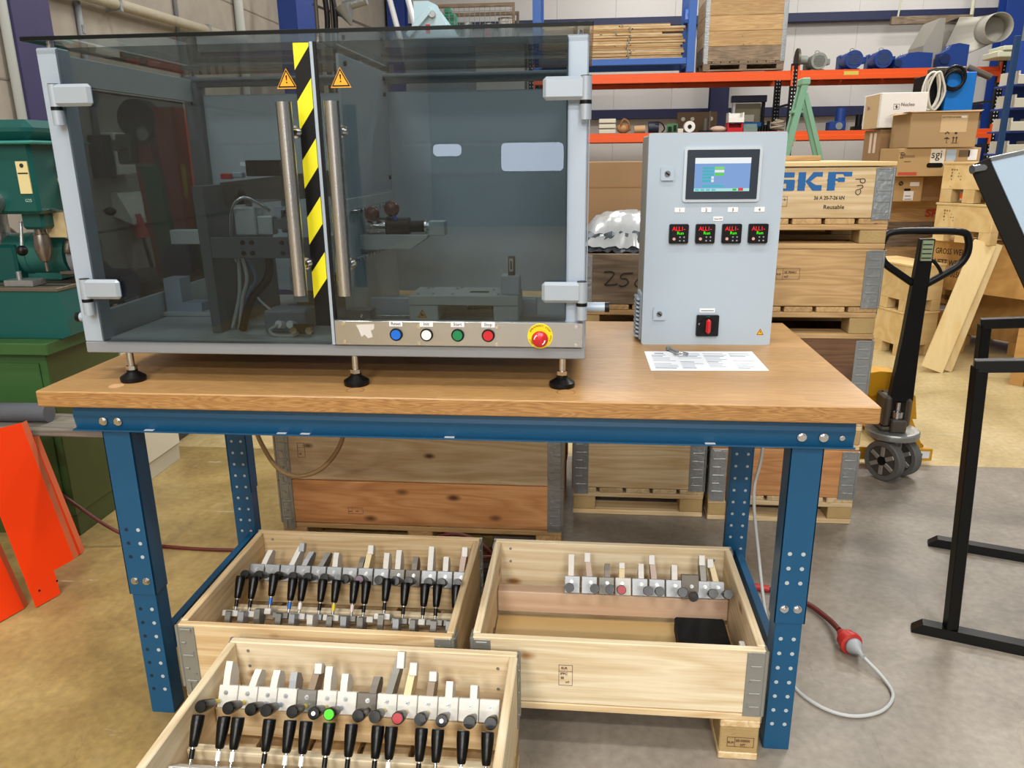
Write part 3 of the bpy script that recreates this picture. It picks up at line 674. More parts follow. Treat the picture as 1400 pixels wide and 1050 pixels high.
# touch screen
K(G().rbox(.2045, kh-.112, .212, .148, -.006, 0, .008), 'screen_frame', plain('frame_silver', '#c8d2da', .35, .3), cdoor)
scr = K(G().rbox(.2045, kh-.112, .196, .133, -.008, -.006, .002), 'touch_screen', plain('bezel_dark', '#2a323d', .3), cdoor)
sx, sz, sw, shh = .2045, kh-.112, .152, .090
def disp(x0, x1, z0, z1, col, st, yy, name='screen_field', lab=None):
    nm = 'screen_%s' % col.strip('#')
    return K(G().box(sx-sw/2+x0*sw, sx-sw/2+x1*sw, yy, yy+.0004, sz-shh/2+z0*shh, sz-shh/2+z1*shh), name, emit(nm, col, st), scr)
disp(0, 1, 0, 1, '#8fb4ea', .95, -.0084, 'display')
disp(0, 1, .83, 1, '#fafdff', 1.05, -.0088); disp(0, 1, 0, .09, '#bff5f0', .95, -.0088)
for i, z in enumerate((.66, .565, .47, .375, .28)):
    disp(.14, .35 if i < 3 else .30, z, z+.07, '#5cc8d4', .9, -.0088)
for z, c in ((.66, '#8ee878'), (.565, '#f6fff0'), (.47, '#6de058')): disp(.36, .53, z, z+.075, c, 1.0, -.0088)
for z in (.375, .28): disp(.305, .35, z, z+.075, '#f4f8f8', 1.0, -.0088)
disp(.14, .53, .13, .19, '#58d0d8', .9, -.0088)
disp(.70, .77, .015, .08, '#4ed04e', .9, -.0092); disp(.80, .89, .01, .1, '#f0525a', .95, -.0092)
for i in range(4): disp(.02+i*.1, .09+i*.1, .02, .07, '#6fd6da', .9, -.0092)
def klabel(x, z, w_, h_, word, size):
    l = K(G().box(x-w_/2, x+w_/2, -.0012, 0, z-h_/2, z+h_/2), 'label_plate', M['whitelabel'], cdoor)
    fr = wm(cc)
    text(word, size, M['ink'], l, fr @ Vector((x, -.0016, z-size*.35)), fr.to_3x3() @ Vector((1, 0, 0)), (0, 0, 1), align='CENTER')
cxs = [.0935, .1675, .2415, .315]
for x, wd in zip(cxs, '1234'): klabel(x, .391, .028, .013, wd, .012)
klabel(.202, .366, .027, .012, 'Temp OFF', .0052)
seg_r = emit('segment_red', '#ff2a30', 1.6); seg_g = emit('segment_green', '#58ff20', 1.4)
for x in cxs:
    tc_ = K(G().rbox(x, .325, .054, .054, -.010, 0, .004).m(0).rbox(x, .325, .047, .047, -.0115, -.010, .003), 'temperature_controller', M['black'], cdoor)
    fr = wm(cc); X_ = fr.to_3x3() @ Vector((1, 0, 0))
    text('ALL1-', .0165, seg_r, tc_, fr @ Vector((x-.0195, -.0120, .3340)), X_, (0, 0, 1), 'red_digits', sx=.9)
    text('Run', .0120, seg_g, tc_, fr @ Vector((x-.006, -.0120, .3235)), X_, (0, 0, 1), 'green_digits')
    K(G().cyl((x-.0135, -.0115, .311), (x-.0135, -.0130, .311), .0042, 14), 'key', plain('pinkish_key', '#d39a92', .5), tc_)
    for dx, dz in ((.003, .316), (.0145, .316), (.003, .306), (.0145, .306)):
        K(G().cyl((x+dx, -.0115, dz), (x+dx, -.0126, dz), .0022, 10), 'key', M['greyink'], tc_)
def klock(x, z):
    l = K(G().rbox(x, z, .036, .036, -.007, 0, .003), 'lock', M['ral'], cdoor)
    K(G().cyl((x, -.007, z), (x, -.0085, z), .0085, 18).m(1).box(x-.006, x+.006, -.0095, -.0085, z-.002, z+.002, 0, rot=(0, R(35), 0)), 'lock_insert', [M['machdark'], M['black']], l)
klock(.054, .490); klock(.049, .093)
ms = K(G().rbox(.190, .059, .064, .062, -.010, 0, .003), 'main_switch', M['black'], cdoor)
K(G().cyl((.190, -.010, .059), (.190, -.013, .059), .024, 28), 'switch_disc', M['blackmat'], ms)
K(G().box(.183, .197, -.030, -.013, .038, .081, .0055), 'switch_handle', M['redbtn'], ms)
text('OFF', .007, M['whitelabel'], ms, wm(cc) @ Vector((.163, -.0104, .062)), wm(cc).to_3x3() @ Vector((1, 0, 0)), (0, 0, 1))
text('ON', .006, M['greenbtn'], ms, wm(cc) @ Vector((.190, -.0104, .0845)), wm(cc).to_3x3() @ Vector((1, 0, 0)), (0, 0, 1), align='CENTER')
klabel(.188, .103, .044, .012, '', .0046)
K(G().box(.170, .207, -.0016, -.0012, .1010, .1040), 'printed_line', M['greyink'], cdoor)
wst = warn(.345, .040, .019, 0, None, kind='bolt'); wst.parent = cdoor

# sheet and key
ps = thing('instruction_sheet', 'printed white paper sheet lying in front of the grey cabinet', 'paper', (1.66, .38, H))
G().prism([(1.513, .480), (1.817, .495), (1.820, .291), (1.516, .274)], (0, 0, H+.0004), (1, 0, 0), (0, 1, 0), (0, 0, .0006)).build('sheet', M['paper'], ps)
pr = G(); rg = random.Random(5)
for c in range(4):
    x0 = 1.53 + c*.072
    for r_ in range(11):
        y = .298 + r_*.0155 + (x0-1.53)*.05
        if rg.random() < .86: pr.box(x0, x0+.03+rg.random()*.034, y, y+(.004 if r_ % 4 else .007), H+.001, H+.0012)
pr.box(1.54, 1.565, .452, .462, H+.001, H+.0012)
pr.build('printed_lines', plain('print_pale', '#8d95a3', .8), ps)['kind'] = 'stuff'
kk = thing('cabinet_key', 'small steel cabinet key with ring lying on the paper sheet', 'key', (1.60, .46, H))
G().tube([(1.612+.018*math.cos(a), .440+.016*math.sin(a), H+.005) for a in [k*math.pi/8 for k in range(16)]], .0035, 8, True, 1).build('key_bow', M['chrome'], kk)
G().cyl((1.603, .452, H+.006), (1.585, .487, H+.007), .006, 12).cyl((1.585, .487, H+.007), (1.581, .495, H+.0073), .008, 12).build('key_barrel', M['zinc'], kk)
# ------------------------------------------------------------------ pallets, pallet collars
def pallet(label, x0, y0, z0, W, D, Hp, mat, block, mid=False, group=None, ndeck=None, turned=False):
    p = thing('pallet', label, 'pallet', (x0, y0, z0), group=group)
    if turned:      # deck boards run along X, bearers along Y
        p.location = (x0 + W, y0, z0); p.rotation_euler = (0, 0, R(90)); W, D = D, W
    t = .021; hb = Hp - 3*t - .002
    n = ndeck or max(4, int(round(W/.125)))
    wd = (W - (n-1)*.014)/n
    for i in range(n):
        board('deck_board', p, (wd/2 + i*(wd+.014), D/2, Hp - t/2), (D, wd, t), mat, (0, 0, R(90)))
    xs = [.05, W/2, W-.05] if mid else [.05, W-.05]
    for y in ((.05, D/2, D-.05) if not (turned and not mid) else (.05, D-.05)):
        board('stringer_board', p, (W/2, y, Hp - 1.5*t - .0005), (W, .1, t), mat)
        board('bottom_board', p, (W/2, y, t/2), (W, .1, t), mat)
        for x in xs:
            board('block', p, (x, y, t + (hb+.001)/2), (.098, .098, hb), block, bev=.003)
    return p
def hinge_mesh(h, tail, leaf=.048):
    """corner at the origin, board faces along +x (front) and +y (side); the steel lies outside them"""
    g = G(); t = .003
    g.box(.004, leaf, -t, 0, -tail, h-.006, .001).box(-t, 0, .004, leaf, -tail*.2, h-.006, .001)
    g.cyl((0, 0, -.002), (0, 0, h-.004), .0055, 10)
    n = max(4, int(h/.032))
    for i in range(n):
        z = .012 + (h-.03)*i/(n-1)
        g.box(.010, leaf-.008 - (i % 2)*.018, -t-.0035, -t, z, z+.007, .0012); g.box(-t-.002, -t, .010, leaf-.010, z+.008, z+.014, .0008)
    for i, z in enumerate((.03, h*.5, h-.03)):
        g.cyl((leaf*.75, -t, z+.01), (leaf*.75, -t-.0025, z+.01), .0045, 8); g.cyl((-t, leaf*.75, z), (-t-.0025, leaf*.75, z), .0045, 8)
    g.box(leaf*.25, leaf*.42, -t-.003, -t, -tail*.8, .02, .001)
    if leaf > .05: g.box(leaf*.70, leaf*.73, -t-.0015, -t, .0, h-.01); g.box(leaf*.18, leaf*.21, -t-.0015, -t, .0, h-.01)
    return g
HC = {}
def collar(label, x0, y0, z0, W, D, h, mats, rows=1, group=None, tail=.03, name='pallet_collar', hm=None, th=.02, leaf=.048):
    c = thing(name, label, 'collar', (x0, y0, z0), group=group)
    if not isinstance(mats, (list, tuple)): mats = [mats]
    bh = h/rows
    for r_ in range(rows):
        z = bh*(r_+.5)
        m_ = mats[min(r_, len(mats)-1)]
        board('board', c, (W/2, th/2, z), (W-.004, th, bh-.002), m_)
        board('board', c, (W/2, D-th/2, z), (W-.004, th, bh-.002), m_)
        board('board', c, (th/2, D/2, z), (D-2*th-.004, th, bh-.002), m_, (0, 0, R(90)))
        board('board', c, (W-th/2, D/2, z), (D-2*th-.004, th, bh-.002), m_, (0, 0, R(90)))
    hm = hm or M['zinc']
    for k, (cx, cy, a) in enumerate(((0, 0, 0), (W, 0, 90), (W, D, 180), (0, D, 270))):
        key = (round(h, 3), tail, hm.name, a in (90, 270), leaf)
        if key not in HC:
            HC[key] = hinge_mesh(h, tail, leaf).mesh('corner_hinge', hm)
        inst('corner_hinge', HC[key], c, loc=(cx, cy, 0), rot=(0, 0, R(a)))
    return c
def screws(c, pts, y, m_=None):
    g = G()
    for x, z in pts: g.cyl((x, y, z), (x, y-.0012, z), .0045, 8)
    g.build('nail_head', m_ or M['zinc_dk'], c, w=False)['kind'] = 'stuff'
# --- three small crates of tools under the bench
CR = {'front': (.446, -.605), 'back': (.272, .003), 'right': (1.066, .010)}
Wc, Dc, Hp, hc = .738, .565, .142, .190
WX = {'front': .745, 'back': .745, 'right': .742}
cdesc = {'front': 'front crate', 'back': 'rear left crate', 'right': 'right hand crate'}
pal = {}
for k, (x, y) in CR.items():
    wd = WX[k]; dd = .565 if k == 'front' else (.545 if k == 'back' else .535)
    lab = {'front': 'half pallet under the nearest tool crate in front of the bench', 'back': 'half pallet under the rear left tool crate beneath the bench',
           'right': 'half pallet with stamped block under the half empty right crate'}[k]
    pallet(lab, x, y, 0, wd, dd, Hp, M['pine'], M['chip'], turned=(k == 'right'))
    lab = {'front': 'pale pine pallet collar nearest the camera full of black handled tools', 'back': 'pine pallet collar on the left under the bench full of tools',
           'right': 'pale pine pallet collar on the right under the bench half empty'}[k]
    c = collar(lab, x, y, Hp+.001, wd, dd, hc, {'front': M['pine_new'], 'back': M['pine'], 'right': M['pine_new']}[k], hm=M['zinc_dk'])
    pal[k] = c
    pts = [(.05, .165), (.05, .12), (.05, .05), (wd-.05, .15), (wd-.05, .09), (wd-.05, .03)]
    screws(c, pts, dd-.02)
    yb = dd
    if k != 'right':
        o1, z1, o2, z2, o3, z3 = (.163, .104, .300, .105, .352, .078) if k == 'front' else (.150, .086, .285, .075, .335, .055)
        G().box(.022, wd-.022, yb-o1, yb-o1+.043, z1-.075, z1, .002).build('support_batten', M['pine'], c, w=False)
        G().box(.022, wd-.022, yb-o2, yb-o2+.022, z2-.045, z2, .002).build('support_batten', M['pine_new'], c, w=False)
        G().box(.022, wd-.022, yb-o3, yb-o3+.025, z3-.04, z3, .002).build('support_batten', M['pine'], c, w=False)
    else:
        G().box(.022, wd-.022, yb-.155, yb-.11, .020, .091, .003).build('support_batten', M['rail_pink'], c, w=False)
        G().box(.024, wd-.024, .024, yb-.16, .002, .010, .001).build('bottom_sheet', M['ply'], c, w=False)
foam = thing('foam_pad', 'black foam pad lying in the half empty right crate', 'pad', (1.69, .24, Hp+.012))
G().box(1.622, 1.765, .14, .345, Hp+.0125, Hp+.06, .004).build('pad', plain('black_foam', '#0d0d0d', .9, bump=.4, bscale=200), foam)
lt = thing('slotted_block', 'small pale slotted block beside the black pad in the crate', 'block', (1.778, .14, Hp+.012))
G().box(1.769, 1.783, .09, .15, Hp+.0125, Hp+.12, .001).box(1.7725, 1.7745, .088, .09, Hp+.03, Hp+.11).box(1.778, 1.780, .088, .09, Hp+.03, Hp+.11).build('block_body', M['white'], lt)
nb = thing('cable_clip', 'small dark wire clip in the left corner of the half empty crate', 'clip', (1.115, .11, Hp+.012))
G().lathe((1.115, .11, Hp+.012), (0, 0, 1), [(0, .006), (.006, .009), (.010, .004), (.012, .008), (.02, .007), (.022, .003)], 10).tube([(1.115, .11, Hp+.032), (1.11, .13, Hp+.06), (1.102, .16, Hp+.085), (1.10, .2, Hp+.09)], .0012, 5).build('clip_body', M['cast'], nb)
# stamps on timber
def stamp(par, x0, z0, w_, h_, y, words, m_=None, size=.012, name='timber_stamp'):
    m_ = m_ or plain('brown_stamp_ink', '#6b4a3a', .8); g = G(); t = .0012
    for a, b, c_, d in ((x0, x0+w_, z0, z0+t), (x0, x0+w_, z0+h_-t, z0+h_), (x0, x0+t, z0, z0+h_), (x0+w_-t, x0+w_, z0, z0+h_)):
        g.box(a, b, y-.0006, y, c_, d)
    if w_ > h_: g.box(x0+w_*.28, x0+w_*.28+t, y-.0006, y, z0, z0+h_)
    else: g.box(x0, x0+w_, y-.0006, y, z0+h_*.68, z0+h_*.68+t)
    s_ = g.build(name, m_, par)
    for i, (wd_, sx_, sz_, k_) in enumerate(words):
        text(wd_, size*k_, m_, s_, (x0+w_*sx_, y-.0008, z0+h_*sz_), bold=.0002)
    return s_
stamp(pal['right'], 1.290, .200, .036, .062, .0099, [('EUR', .18, .80, .8), ('IPPC', .1, .52, .9), ('SE', .15, .32, .8), ('HT', .5, .12, .7)], size=.011)
stamp([o for o in bpy.data.objects if o.name.startswith('pallet') and o.get('label', '').startswith('half pallet with')][0], 1.728, .040, .068, .030, .0095, [('EUR', .03, .35, .7), ('SE-00000', .32, .55, .8), ('HT', .5, .12, .8)], size=.012)
# --- the press tools
TM = {}
def tmesh(key, fn, mat):
    k = (key, mat.name)
    if k not in TM: TM[k] = fn().mesh(key.split('|')[0], mat)
    return TM[k]
def plate_g(w_=.047, up=.035, dn=.016): return lambda: G().box(-w_/2, w_/2, 0, .017, -dn, up, .0015)
def arm_g(h, lean, d=.05, w_=.0165, cap=.0):
    def f():
        g = G(); b = .034
        g.prism([(0, b), (.0, b+h*.5), (.004, b+h), (d*.6, b+h*.9), (d, b+h*.45), (d, b-.01), (.004, b-.01)], (-w_/2, .002, 0), (0, 1, 0), (0, 0, 1), (w_, 0, 0))
        for v in g.bm.verts:
            if v.co.z > b: v.co.x += lean*(v.co.z-b)
        return g
    return f
rod_m = M['chrome']
def handle_g():
    return G().lathe((0, -.036, 0), (0, -1, 0), [(0, .0080), (.004, .0096), (.016, .0110), (.046, .0138), (.062, .0140), (.065, .0130), (.0652, .0)], 18)
TONE = {'white': plain('tool_white_nylon', '#d6d3cb', .45), 'steel': plain('tool_machined_steel', '#94979a', .42, .35), 'grey': plain('tool_grey_steel', '#77756e', .45, .35),
        'dark': plain('tool_dark_steel', '#6d675e', .5, .4), 'cream': plain('tool_cream_resin', '#ddc99a', .5), 'brown': plain('tool_brown_resin', '#8b7762', .5), 'pink': plain('tool_pink_resin', '#b8a194', .5)}
SLV = {'yellow': plain('sleeve_yellow', '#d9c21e', .4), 'blue': plain('sleeve_blue', '#1767b8', .4), 'lav': plain('sleeve_lavender', '#8f9bb8', .4), 'white': M['white'], 'black': M['black'], 'pinkw': plain('sleeve_pale_pink', '#d8c6c2', .4), 'steel': M['chrome'], 'grey': plain('sleeve_grey', '#77797c', .4)}
CAPS = {'green': plain('cap_green', '#4be018', .5), 'red': plain('cap_red', '#b03038', .5), 'purple': plain('cap_purple', '#7d6478', .5), 'spot': plain('cap_white_paint', '#e8e8ea', .5)}
def basis(el, o):
    e = R(el); d = Vector((0, -math.cos(e), math.sin(e))); Y = -d
    Z = Vector((0, math.sin(e), math.cos(e))) if el < 90 else Vector((0, -math.sin(e), -math.cos(e)))
    X_ = Y.cross(Z); m = Matrix((X_, Y, Z)).transposed().to_4x4(); m.translation = o
    return m
def tool(label, group, o, el, ptone, px=0.0, sleeve='black', cap=None, arm=None, hx=0.0, hang=0.0, platekw=None):
    """o: where the handle enters the plate; px: plate centre offset; arm=(height, lean, tone, offset)"""
    t = thing('press_tool', label, 'tool', group=group)
    mb = basis(el, Vector(o)); t.location = mb.translation; t.rotation_euler = mb.to_euler()
    sgn = 1
    pk = platekw or {}
    p = inst('plate', tmesh('plate|%s' % pk, plate_g(**pk), TONE[ptone]), t, loc=(px, 0, 0))
    if el < 90:
        inst('screw', tmesh('screw', lambda: G().cyl((0, 0, .018), (0, -.0012, .018), .0055, 12).cyl((0, -.001, .018), (0, -.0022, .018), .0030, 6), M['zinc']), p, loc=(-px*.3, 0, 0))
    if arm:
        inst('arm_block', tmesh('arm_block|%s' % (arm[:2],), arm_g(arm[0], arm[1]), TONE[arm[2]]), t, loc=(px+arm[3], 0, 0))
        if len(arm) > 4:
            inst('arm_tip', tmesh('arm_tip|%s' % (arm[:2],), lambda: G().box(-.0088+arm[1]*arm[0], .0088+arm[1]*arm[0], -.001, .02, .034+arm[0]*.62, .034+arm[0]*1.02, .001), TONE[arm[4]]), t, loc=(px+arm[3], 0, 0))
    rot = (0, 0, R(hx))
    rd = inst('rod', tmesh('rod', lambda: G().cyl((0, .002, 0), (0, -.038, 0), .0042, 10), rod_m), t, rot=rot)
    if sleeve != 'steel':
        inst('sleeve', tmesh('sleeve', lambda: G().cyl((0, -.012, 0), (0, -.032, 0), .0056, 12), SLV[sleeve]), t, rot=rot)
    h_ = inst('handle', tmesh('handle', handle_g, M['blackgloss']), t, rot=rot)
    if cap:
        inst('cap_mark', tmesh('cap_mark', lambda: G().cyl((0, -.1010, 0), (0, -.1022, 0), .0112, 16), CAPS[cap]), h_) if cap != 'spot' else \
        inst('cap_mark', tmesh('cap_spot', lambda: G().cyl((0, -.1010, 0), (0, -.1020, 0), .0052, 7), CAPS[cap]), h_)
    return t
ORD = ['first', 'second', 'third', 'fourth', 'fifth', 'sixth', 'seventh', 'eighth', 'ninth', 'tenth', 'eleventh', 'twelfth', 'thirteenth', 'fourteenth']
adj = {'white': 'white', 'steel': 'bright steel', 'grey': 'grey steel', 'dark': 'dark steel', 'cream': 'cream', 'brown': 'brown', 'pink': 'pinkish'}
slvn = {'yellow': 'yellow sleeve', 'blue': 'blue sleeve', 'lav': 'lavender sleeve', 'white': 'white sleeve', 'black': 'black sleeve', 'pinkw': 'pale pink sleeve', 'steel': 'bare rod', 'grey': 'grey sleeve'}
# front crate, rear row: plates facing the camera, handles pointing out
pl1 = [.503 + i*.0487 for i in range(14)]
ho1 = [.486, .551, .604, .640, .701, .751, .787, .853, .891, .943, .994, 1.042, 1.104, 1.151]
to1 = ['white', 'white', 'white', 'white', 'grey', 'white', 'white', 'dark', 'white', 'white', 'white', 'white', 'white', 'white']
sl1 = ['yellow', 'yellow', 'lav', 'lav', 'yellow', 'yellow', 'lav', 'black', 'yellow', 'yellow', 'yellow', 'grey', 'grey', 'black']
ca1 = [None]*5 + ['spot', 'green', None, None, 'red', None, 'spot', None, None]
ar1 = [(.055, 0, 'white', -.008), (.040, .25, 'white', .008), (.040, .1, 'white', .012), (.038, 0, 'steel', .010), (.060, .22, 'brown', .008, 'white'), (.055, .0, 'white', -.002), (.040, .0, 'white', -.010),
       (.038, .2, 'dark', .012), (.095, .25, 'grey', .002, 'white'), (.072, .15, 'cream', -.002, 'white'), (.055, .1, 'brown', .003, 'white'), (.036, .0, 'white', .0), (.030, .0, 'white', .010), None]
for i in range(14):
    el = 31
    tool('%s plate press tool, %s, %s from left in rear row of nearest crate' % (adj[to1[i]], slvn[sl1[i]], ORD[i]), 'press tools in the nearest crate',
         (ho1[i], -.205, .272), el, to1[i], pl1[i]-ho1[i], sl1[i], ca1[i], ar1[i])
# front crate, front row: handles standing up
hp1 = [.502, .562, .594, .666, .713, .749, .801, .851, .910, .940, 1.006, 1.042, 1.097, 1.150]
sl2 = ['black', 'white', 'white', 'black', 'white', 'white', 'black', 'black', 'black', 'white', 'black', 'steel', 'white', 'steel']
for i in range(14):
    x = .494 + i*.0490
    rx = 1.343 + (hp1[i]-1.343)*1.0
    tone = ['white', 'white', 'white', 'steel', 'white', 'white', 'steel', 'white', 'steel', 'white', 'white', 'steel', 'white', 'white'][i]
    tool('upright press tool, %s, %s from left in front row of nearest crate' % (slvn[sl2[i]], ORD[i]), 'press tools in the nearest crate',
         (rx, -.388, .2525), 127, tone, -(x-rx), sl2[i], None, (.014+.012*((i*7) % 3), .15*((i % 3)-1), ['steel', 'white', 'grey'][i % 3], .004))
# rear left crate
to3 = ['steel', 'steel', 'steel', 'steel', 'steel', 'steel', 'steel', 'steel', 'steel', 'grey', 'dark', 'steel', 'steel', 'steel']
ca3 = [None]*7 + ['purple'] + [None]*6
ar3 = [(.045, .35, 'white', .02), None, (.07, .4, 'white', .01, 'steel'), (.045, .45, 'steel', .0), (.045, .45, 'grey', .004), (.045, 0, 'white', .0), (.035, .2, 'dark', .03), (.07, .15, 'cream', .0, 'white'),
       (.05, 0, 'white', .012), (.06, 0, 'white', .0), (.042, .05, 'dark', .002), (.075, 0, 'white', .002), (.045, 0, 'white', .0), (.075, .1, 'pink', .0, 'white')]
tips3 = [.306, .350, .413, .459, .507, .559, .624, .670, .734, .786, .823, .889, .923, .972]
sl3 = ['black', 'black', 'grey', 'grey', 'grey', 'grey', 'yellow', 'yellow', 'black', 'grey', 'black', 'black', 'black', 'black']
for i in range(14):
    px = .316 + i*.0505
    hx = 1.343 + (tips3[i]-1.343)*.985
    hx = max(px-.019, min(px+.019, hx))
    tool('%s plate press tool, %s from left in rear row of rear left crate' % (adj[to3[i]], ORD[i]), 'press tools in the rear left crate',
         (hx, .395, .252), 31, to3[i], px-hx, sl3[i], ca3[i], ar3[i])
hp3 = [.322, .364, .428, .485, .517, .577, .619, .675, .710, .773, .828, .887, .924, .980]
sl4 = ['black', 'black', 'blue', 'blue', 'white', 'black', 'yellow', 'pinkw', 'black', 'black', 'black', 'black', 'black', 'black']
to4 = ['white', 'white', 'white', 'grey', 'white', 'steel', 'white', 'grey', 'white', 'white', 'grey', 'white', 'grey', 'grey']
for i in range(14):
    x = .322 + i*.0505; rx = hp3[i]
    tool('upright press tool, %s, %s from left in front row of rear left crate' % (slvn[sl4[i]], ORD[i]), 'press tools in the rear left crate',
         (rx, .226, .231 + (.012 if i in (2, 9) else 0)), 127, to4[i], -(x-rx), sl4[i], None, (.016+.010*((i*5) % 3), .2*((i % 3)-1), ['grey', 'steel', 'grey'][i % 3], .002) if i != 5 else (.045, .0, 'white', -.004))
# right crate, single row
pl5 = [1.317, 1.369, 1.421, 1.471, 1.521, 1.572, 1.622, 1.670, 1.711, 1.748]
tp5 = [1.31, 1.384, 1.428, 1.461, 1.544, 1.571, 1.636, 1.696, 1.722, 1.767]
to5 = ['steel', 'steel', 'grey', 'white', 'steel', 'steel', 'steel', 'dark', 'steel', 'steel']
ar5 = [(.065, 0, 'white', -.004), (.07, -.1, 'pink', .0, 'white'), (.042, 0, 'dark', .002), (.045, 0, 'cream', -.004, 'white'), (.045, 0, 'white', .004), (.07, -.1, 'pink', -.008, 'white'), (.045, 0, 'white', .003), None, (.075, -.05, 'grey', .0, 'white'), (.065, -.25, 'cream', .0, 'white')]
for i in range(10):
    px = pl5[i]; hx = 1.343 + (tp5[i]-1.343)*1.0
    hx = max(px-.016, min(px+.016, hx))
    tool('%s plate press tool, %s from left in the half empty right crate' % (adj[to5[i]], ORD[i]), 'press tools in the right crate',
         (hx, .388, .258), 31 if i != 7 else 24, to5[i], px-hx, 'yellow' if i == 7 else 'black', 'red' if i == 3 else None, ar5[i], hx=-12 if i == 7 else 0, platekw={'w_': .052, 'up': .052, 'dn': .02} if i == 7 else None)
# ------------------------------------------------------------------ left side: cabinets, drill press, grinder, guards, wall services
oc = thing('tool_cabinet', 'olive green steel cabinet carrying the green drill press, left of the bench', 'cabinet', (-1.1, 1.25, 0))
g = G().box(-1.45, -.756, 1.044, 1.50, .10, .80, .004)
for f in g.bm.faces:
    if f.normal.x > .7: f.material_index = 1  # right-facing side of the body coloured darker than the front
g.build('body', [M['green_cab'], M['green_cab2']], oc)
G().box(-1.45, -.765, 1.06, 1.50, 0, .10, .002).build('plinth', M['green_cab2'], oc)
G().box(-1.45, -.715, 1.0, 1.42, .80, .848, .004).build('top_tray', M['green_cab'], oc)
G().box(-1.40, -.79, 1.036, 1.044, .14, .76, .003).build('door', M['green_cab'], oc)
cb_ = thing('low_cupboard', 'cream low cupboard standing on the floor behind the olive cabinet', 'cupboard', (-1.0, 1.73, 0))
G().box(-1.40, -.775, 1.54, 1.93, .09, .72, .004).build('body', M['cream'], cb_)
G().box(-1.40, -.785, 1.55, 1.93, 0, .086, .002).build('plinth', plain('cream_plinth', '#b7b29f', .5), cb_)
G().box(-1.40, -.772, 1.53, 1.94, .722, .735, .002).build('top', M['cream'], cb_)
dk = thing('dark_chest', 'dark grey chest on the floor beyond the cream cupboard', 'chest', (-1.2, 2.4, 0))
G().box(-1.5, -.92, 2.03, 2.40, 0, .34, .01).build('body', plain('dark_chest', '#2f3135', .5), dk); G().box(-1.51, -.91, 2.02, 2.41, .342, .37, .008).build('lid', plain('dark_chest_lid', '#3a3d42', .5), dk)
bk = thing('flat_carton', 'flat pale carton lying on the cream cupboard', 'carton', (-1.0, 1.7, .737))
G().box(-1.25, -.80, 1.58, 1.85, .737, .765, .002).m(1).box(-1.25, -.798, 1.578, 1.852, .766, .772, .001).build('carton_body', [plain('redbrown_card', '#7d5844', .7), M['paper']], bk)
# plank side table with a length of grey tube on it
pt_ = thing('plank_table', 'weathered plank table with short steel legs beside the olive cabinet', 'table', (-1.0, .88, 0))
G().box(-1.35, -.30, .80, .98, .545, .575, .004).build('plank', wood('old_plank', '#8d867a', '#5c564b', 'X', 1, .8, dirt=.4), pt_)
for x in (-1.28, -.88, -.36): G().cyl((x, .90, 0), (x, .90, .545), .016, 10).build('leg', M['zinc_dk'], pt_)
gt = thing('grey_tube', 'dull grey plastic tube lying on the weathered plank table', 'tube', (-.9, .87, .61))
G().cyl((-1.3, .86, .612), (-.66, .88, .612), .036, 20).build('tube_body', plain('tube_grey', '#55585f', .45, vary=.2), gt)
# orange guards leaning on the cabinet
def guard(label, bl, br, tilt, pts, th, flange, mat=M['orange_sheet']):
    """pts in the sheet's own plane (along the bottom edge, up the sheet)"""
    t = thing('machine_guard', label, 'guard', (bl[0], bl[1], 0), group='orange guards leaning on the cabinet')
    u = Vector((br[0]-bl[0], br[1]-bl[1], 0)).normalized(); n = Vector((-u.y, u.x, 0))
    v = (Vector((0, 0, 1))*math.cos(tilt) + n*math.sin(tilt)); w_ = u.cross(v)
    G().prism(pts, (bl[0], bl[1], .004), u, v, -w_*th).build('sheet', mat, t)
    if flange:
        a, b, fw_ = flange
        A, B = Vector(pts[a]), Vector(pts[b]); 
        O = Vector((bl[0], bl[1], .004)); P = O + u*A.x + v*A.y; Q = O + u*B.x + v*B.y
        gg = G(); d_ = (Q-P)
        gg.prism([(0, 0), (d_.length, 0), (d_.length, fw_), (0, fw_)], P, d_.normalized(), (u*.85 - w_*.5).normalized(), u*(.0005)).build('flange', plain('faded_orange', '#d8623a', .4), t)
    hh = G()
    for a, b in ((.03, .05), (.10, .05), (.06, .55)):
        p = Vector((bl[0], bl[1], .004)) + u*a + v*b; hh.cyl(p + w_*.0008, p - w_*.0002, .004, 8)
    hh.build('hole', M['black'], t)['kind'] = 'stuff'
    return t
guard('big orange sheet metal guard with notched corners leaning nearest the bench', (-.574, .527), (-.546, .623), R(13), [(0, 0), (.096, 0), (.103, .090), (.186, .092), (.175, .634), (.095, .640), (.09, .665), (-.05, .665), (-.05, .40), (-.004, .39)], .003, (4, 3, .04))
guard('narrow orange guard with faded edge leaning behind the big guard', (-.72, .70), (-.66, .91), R(13), [(0, .0), (.215, .0), (.195, .535), (-.02, .535)], .003, (2, 1, .04))
guard('orange guard with scuffed face at the left edge of the photo', (-.665, .34), (-.612, .525), R(13), [(0, 0), (.185, 0), (.165, .36), (0, .36)], .003, (2, 1, .03))
guard('faded orange guard lowest and nearest at the left edge of the photo', (-.70, .27), (-.650, .455), R(13), [(0, 0), (.185, 0), (.175, .22), (0, .22)], .003, (2, 1, .02))
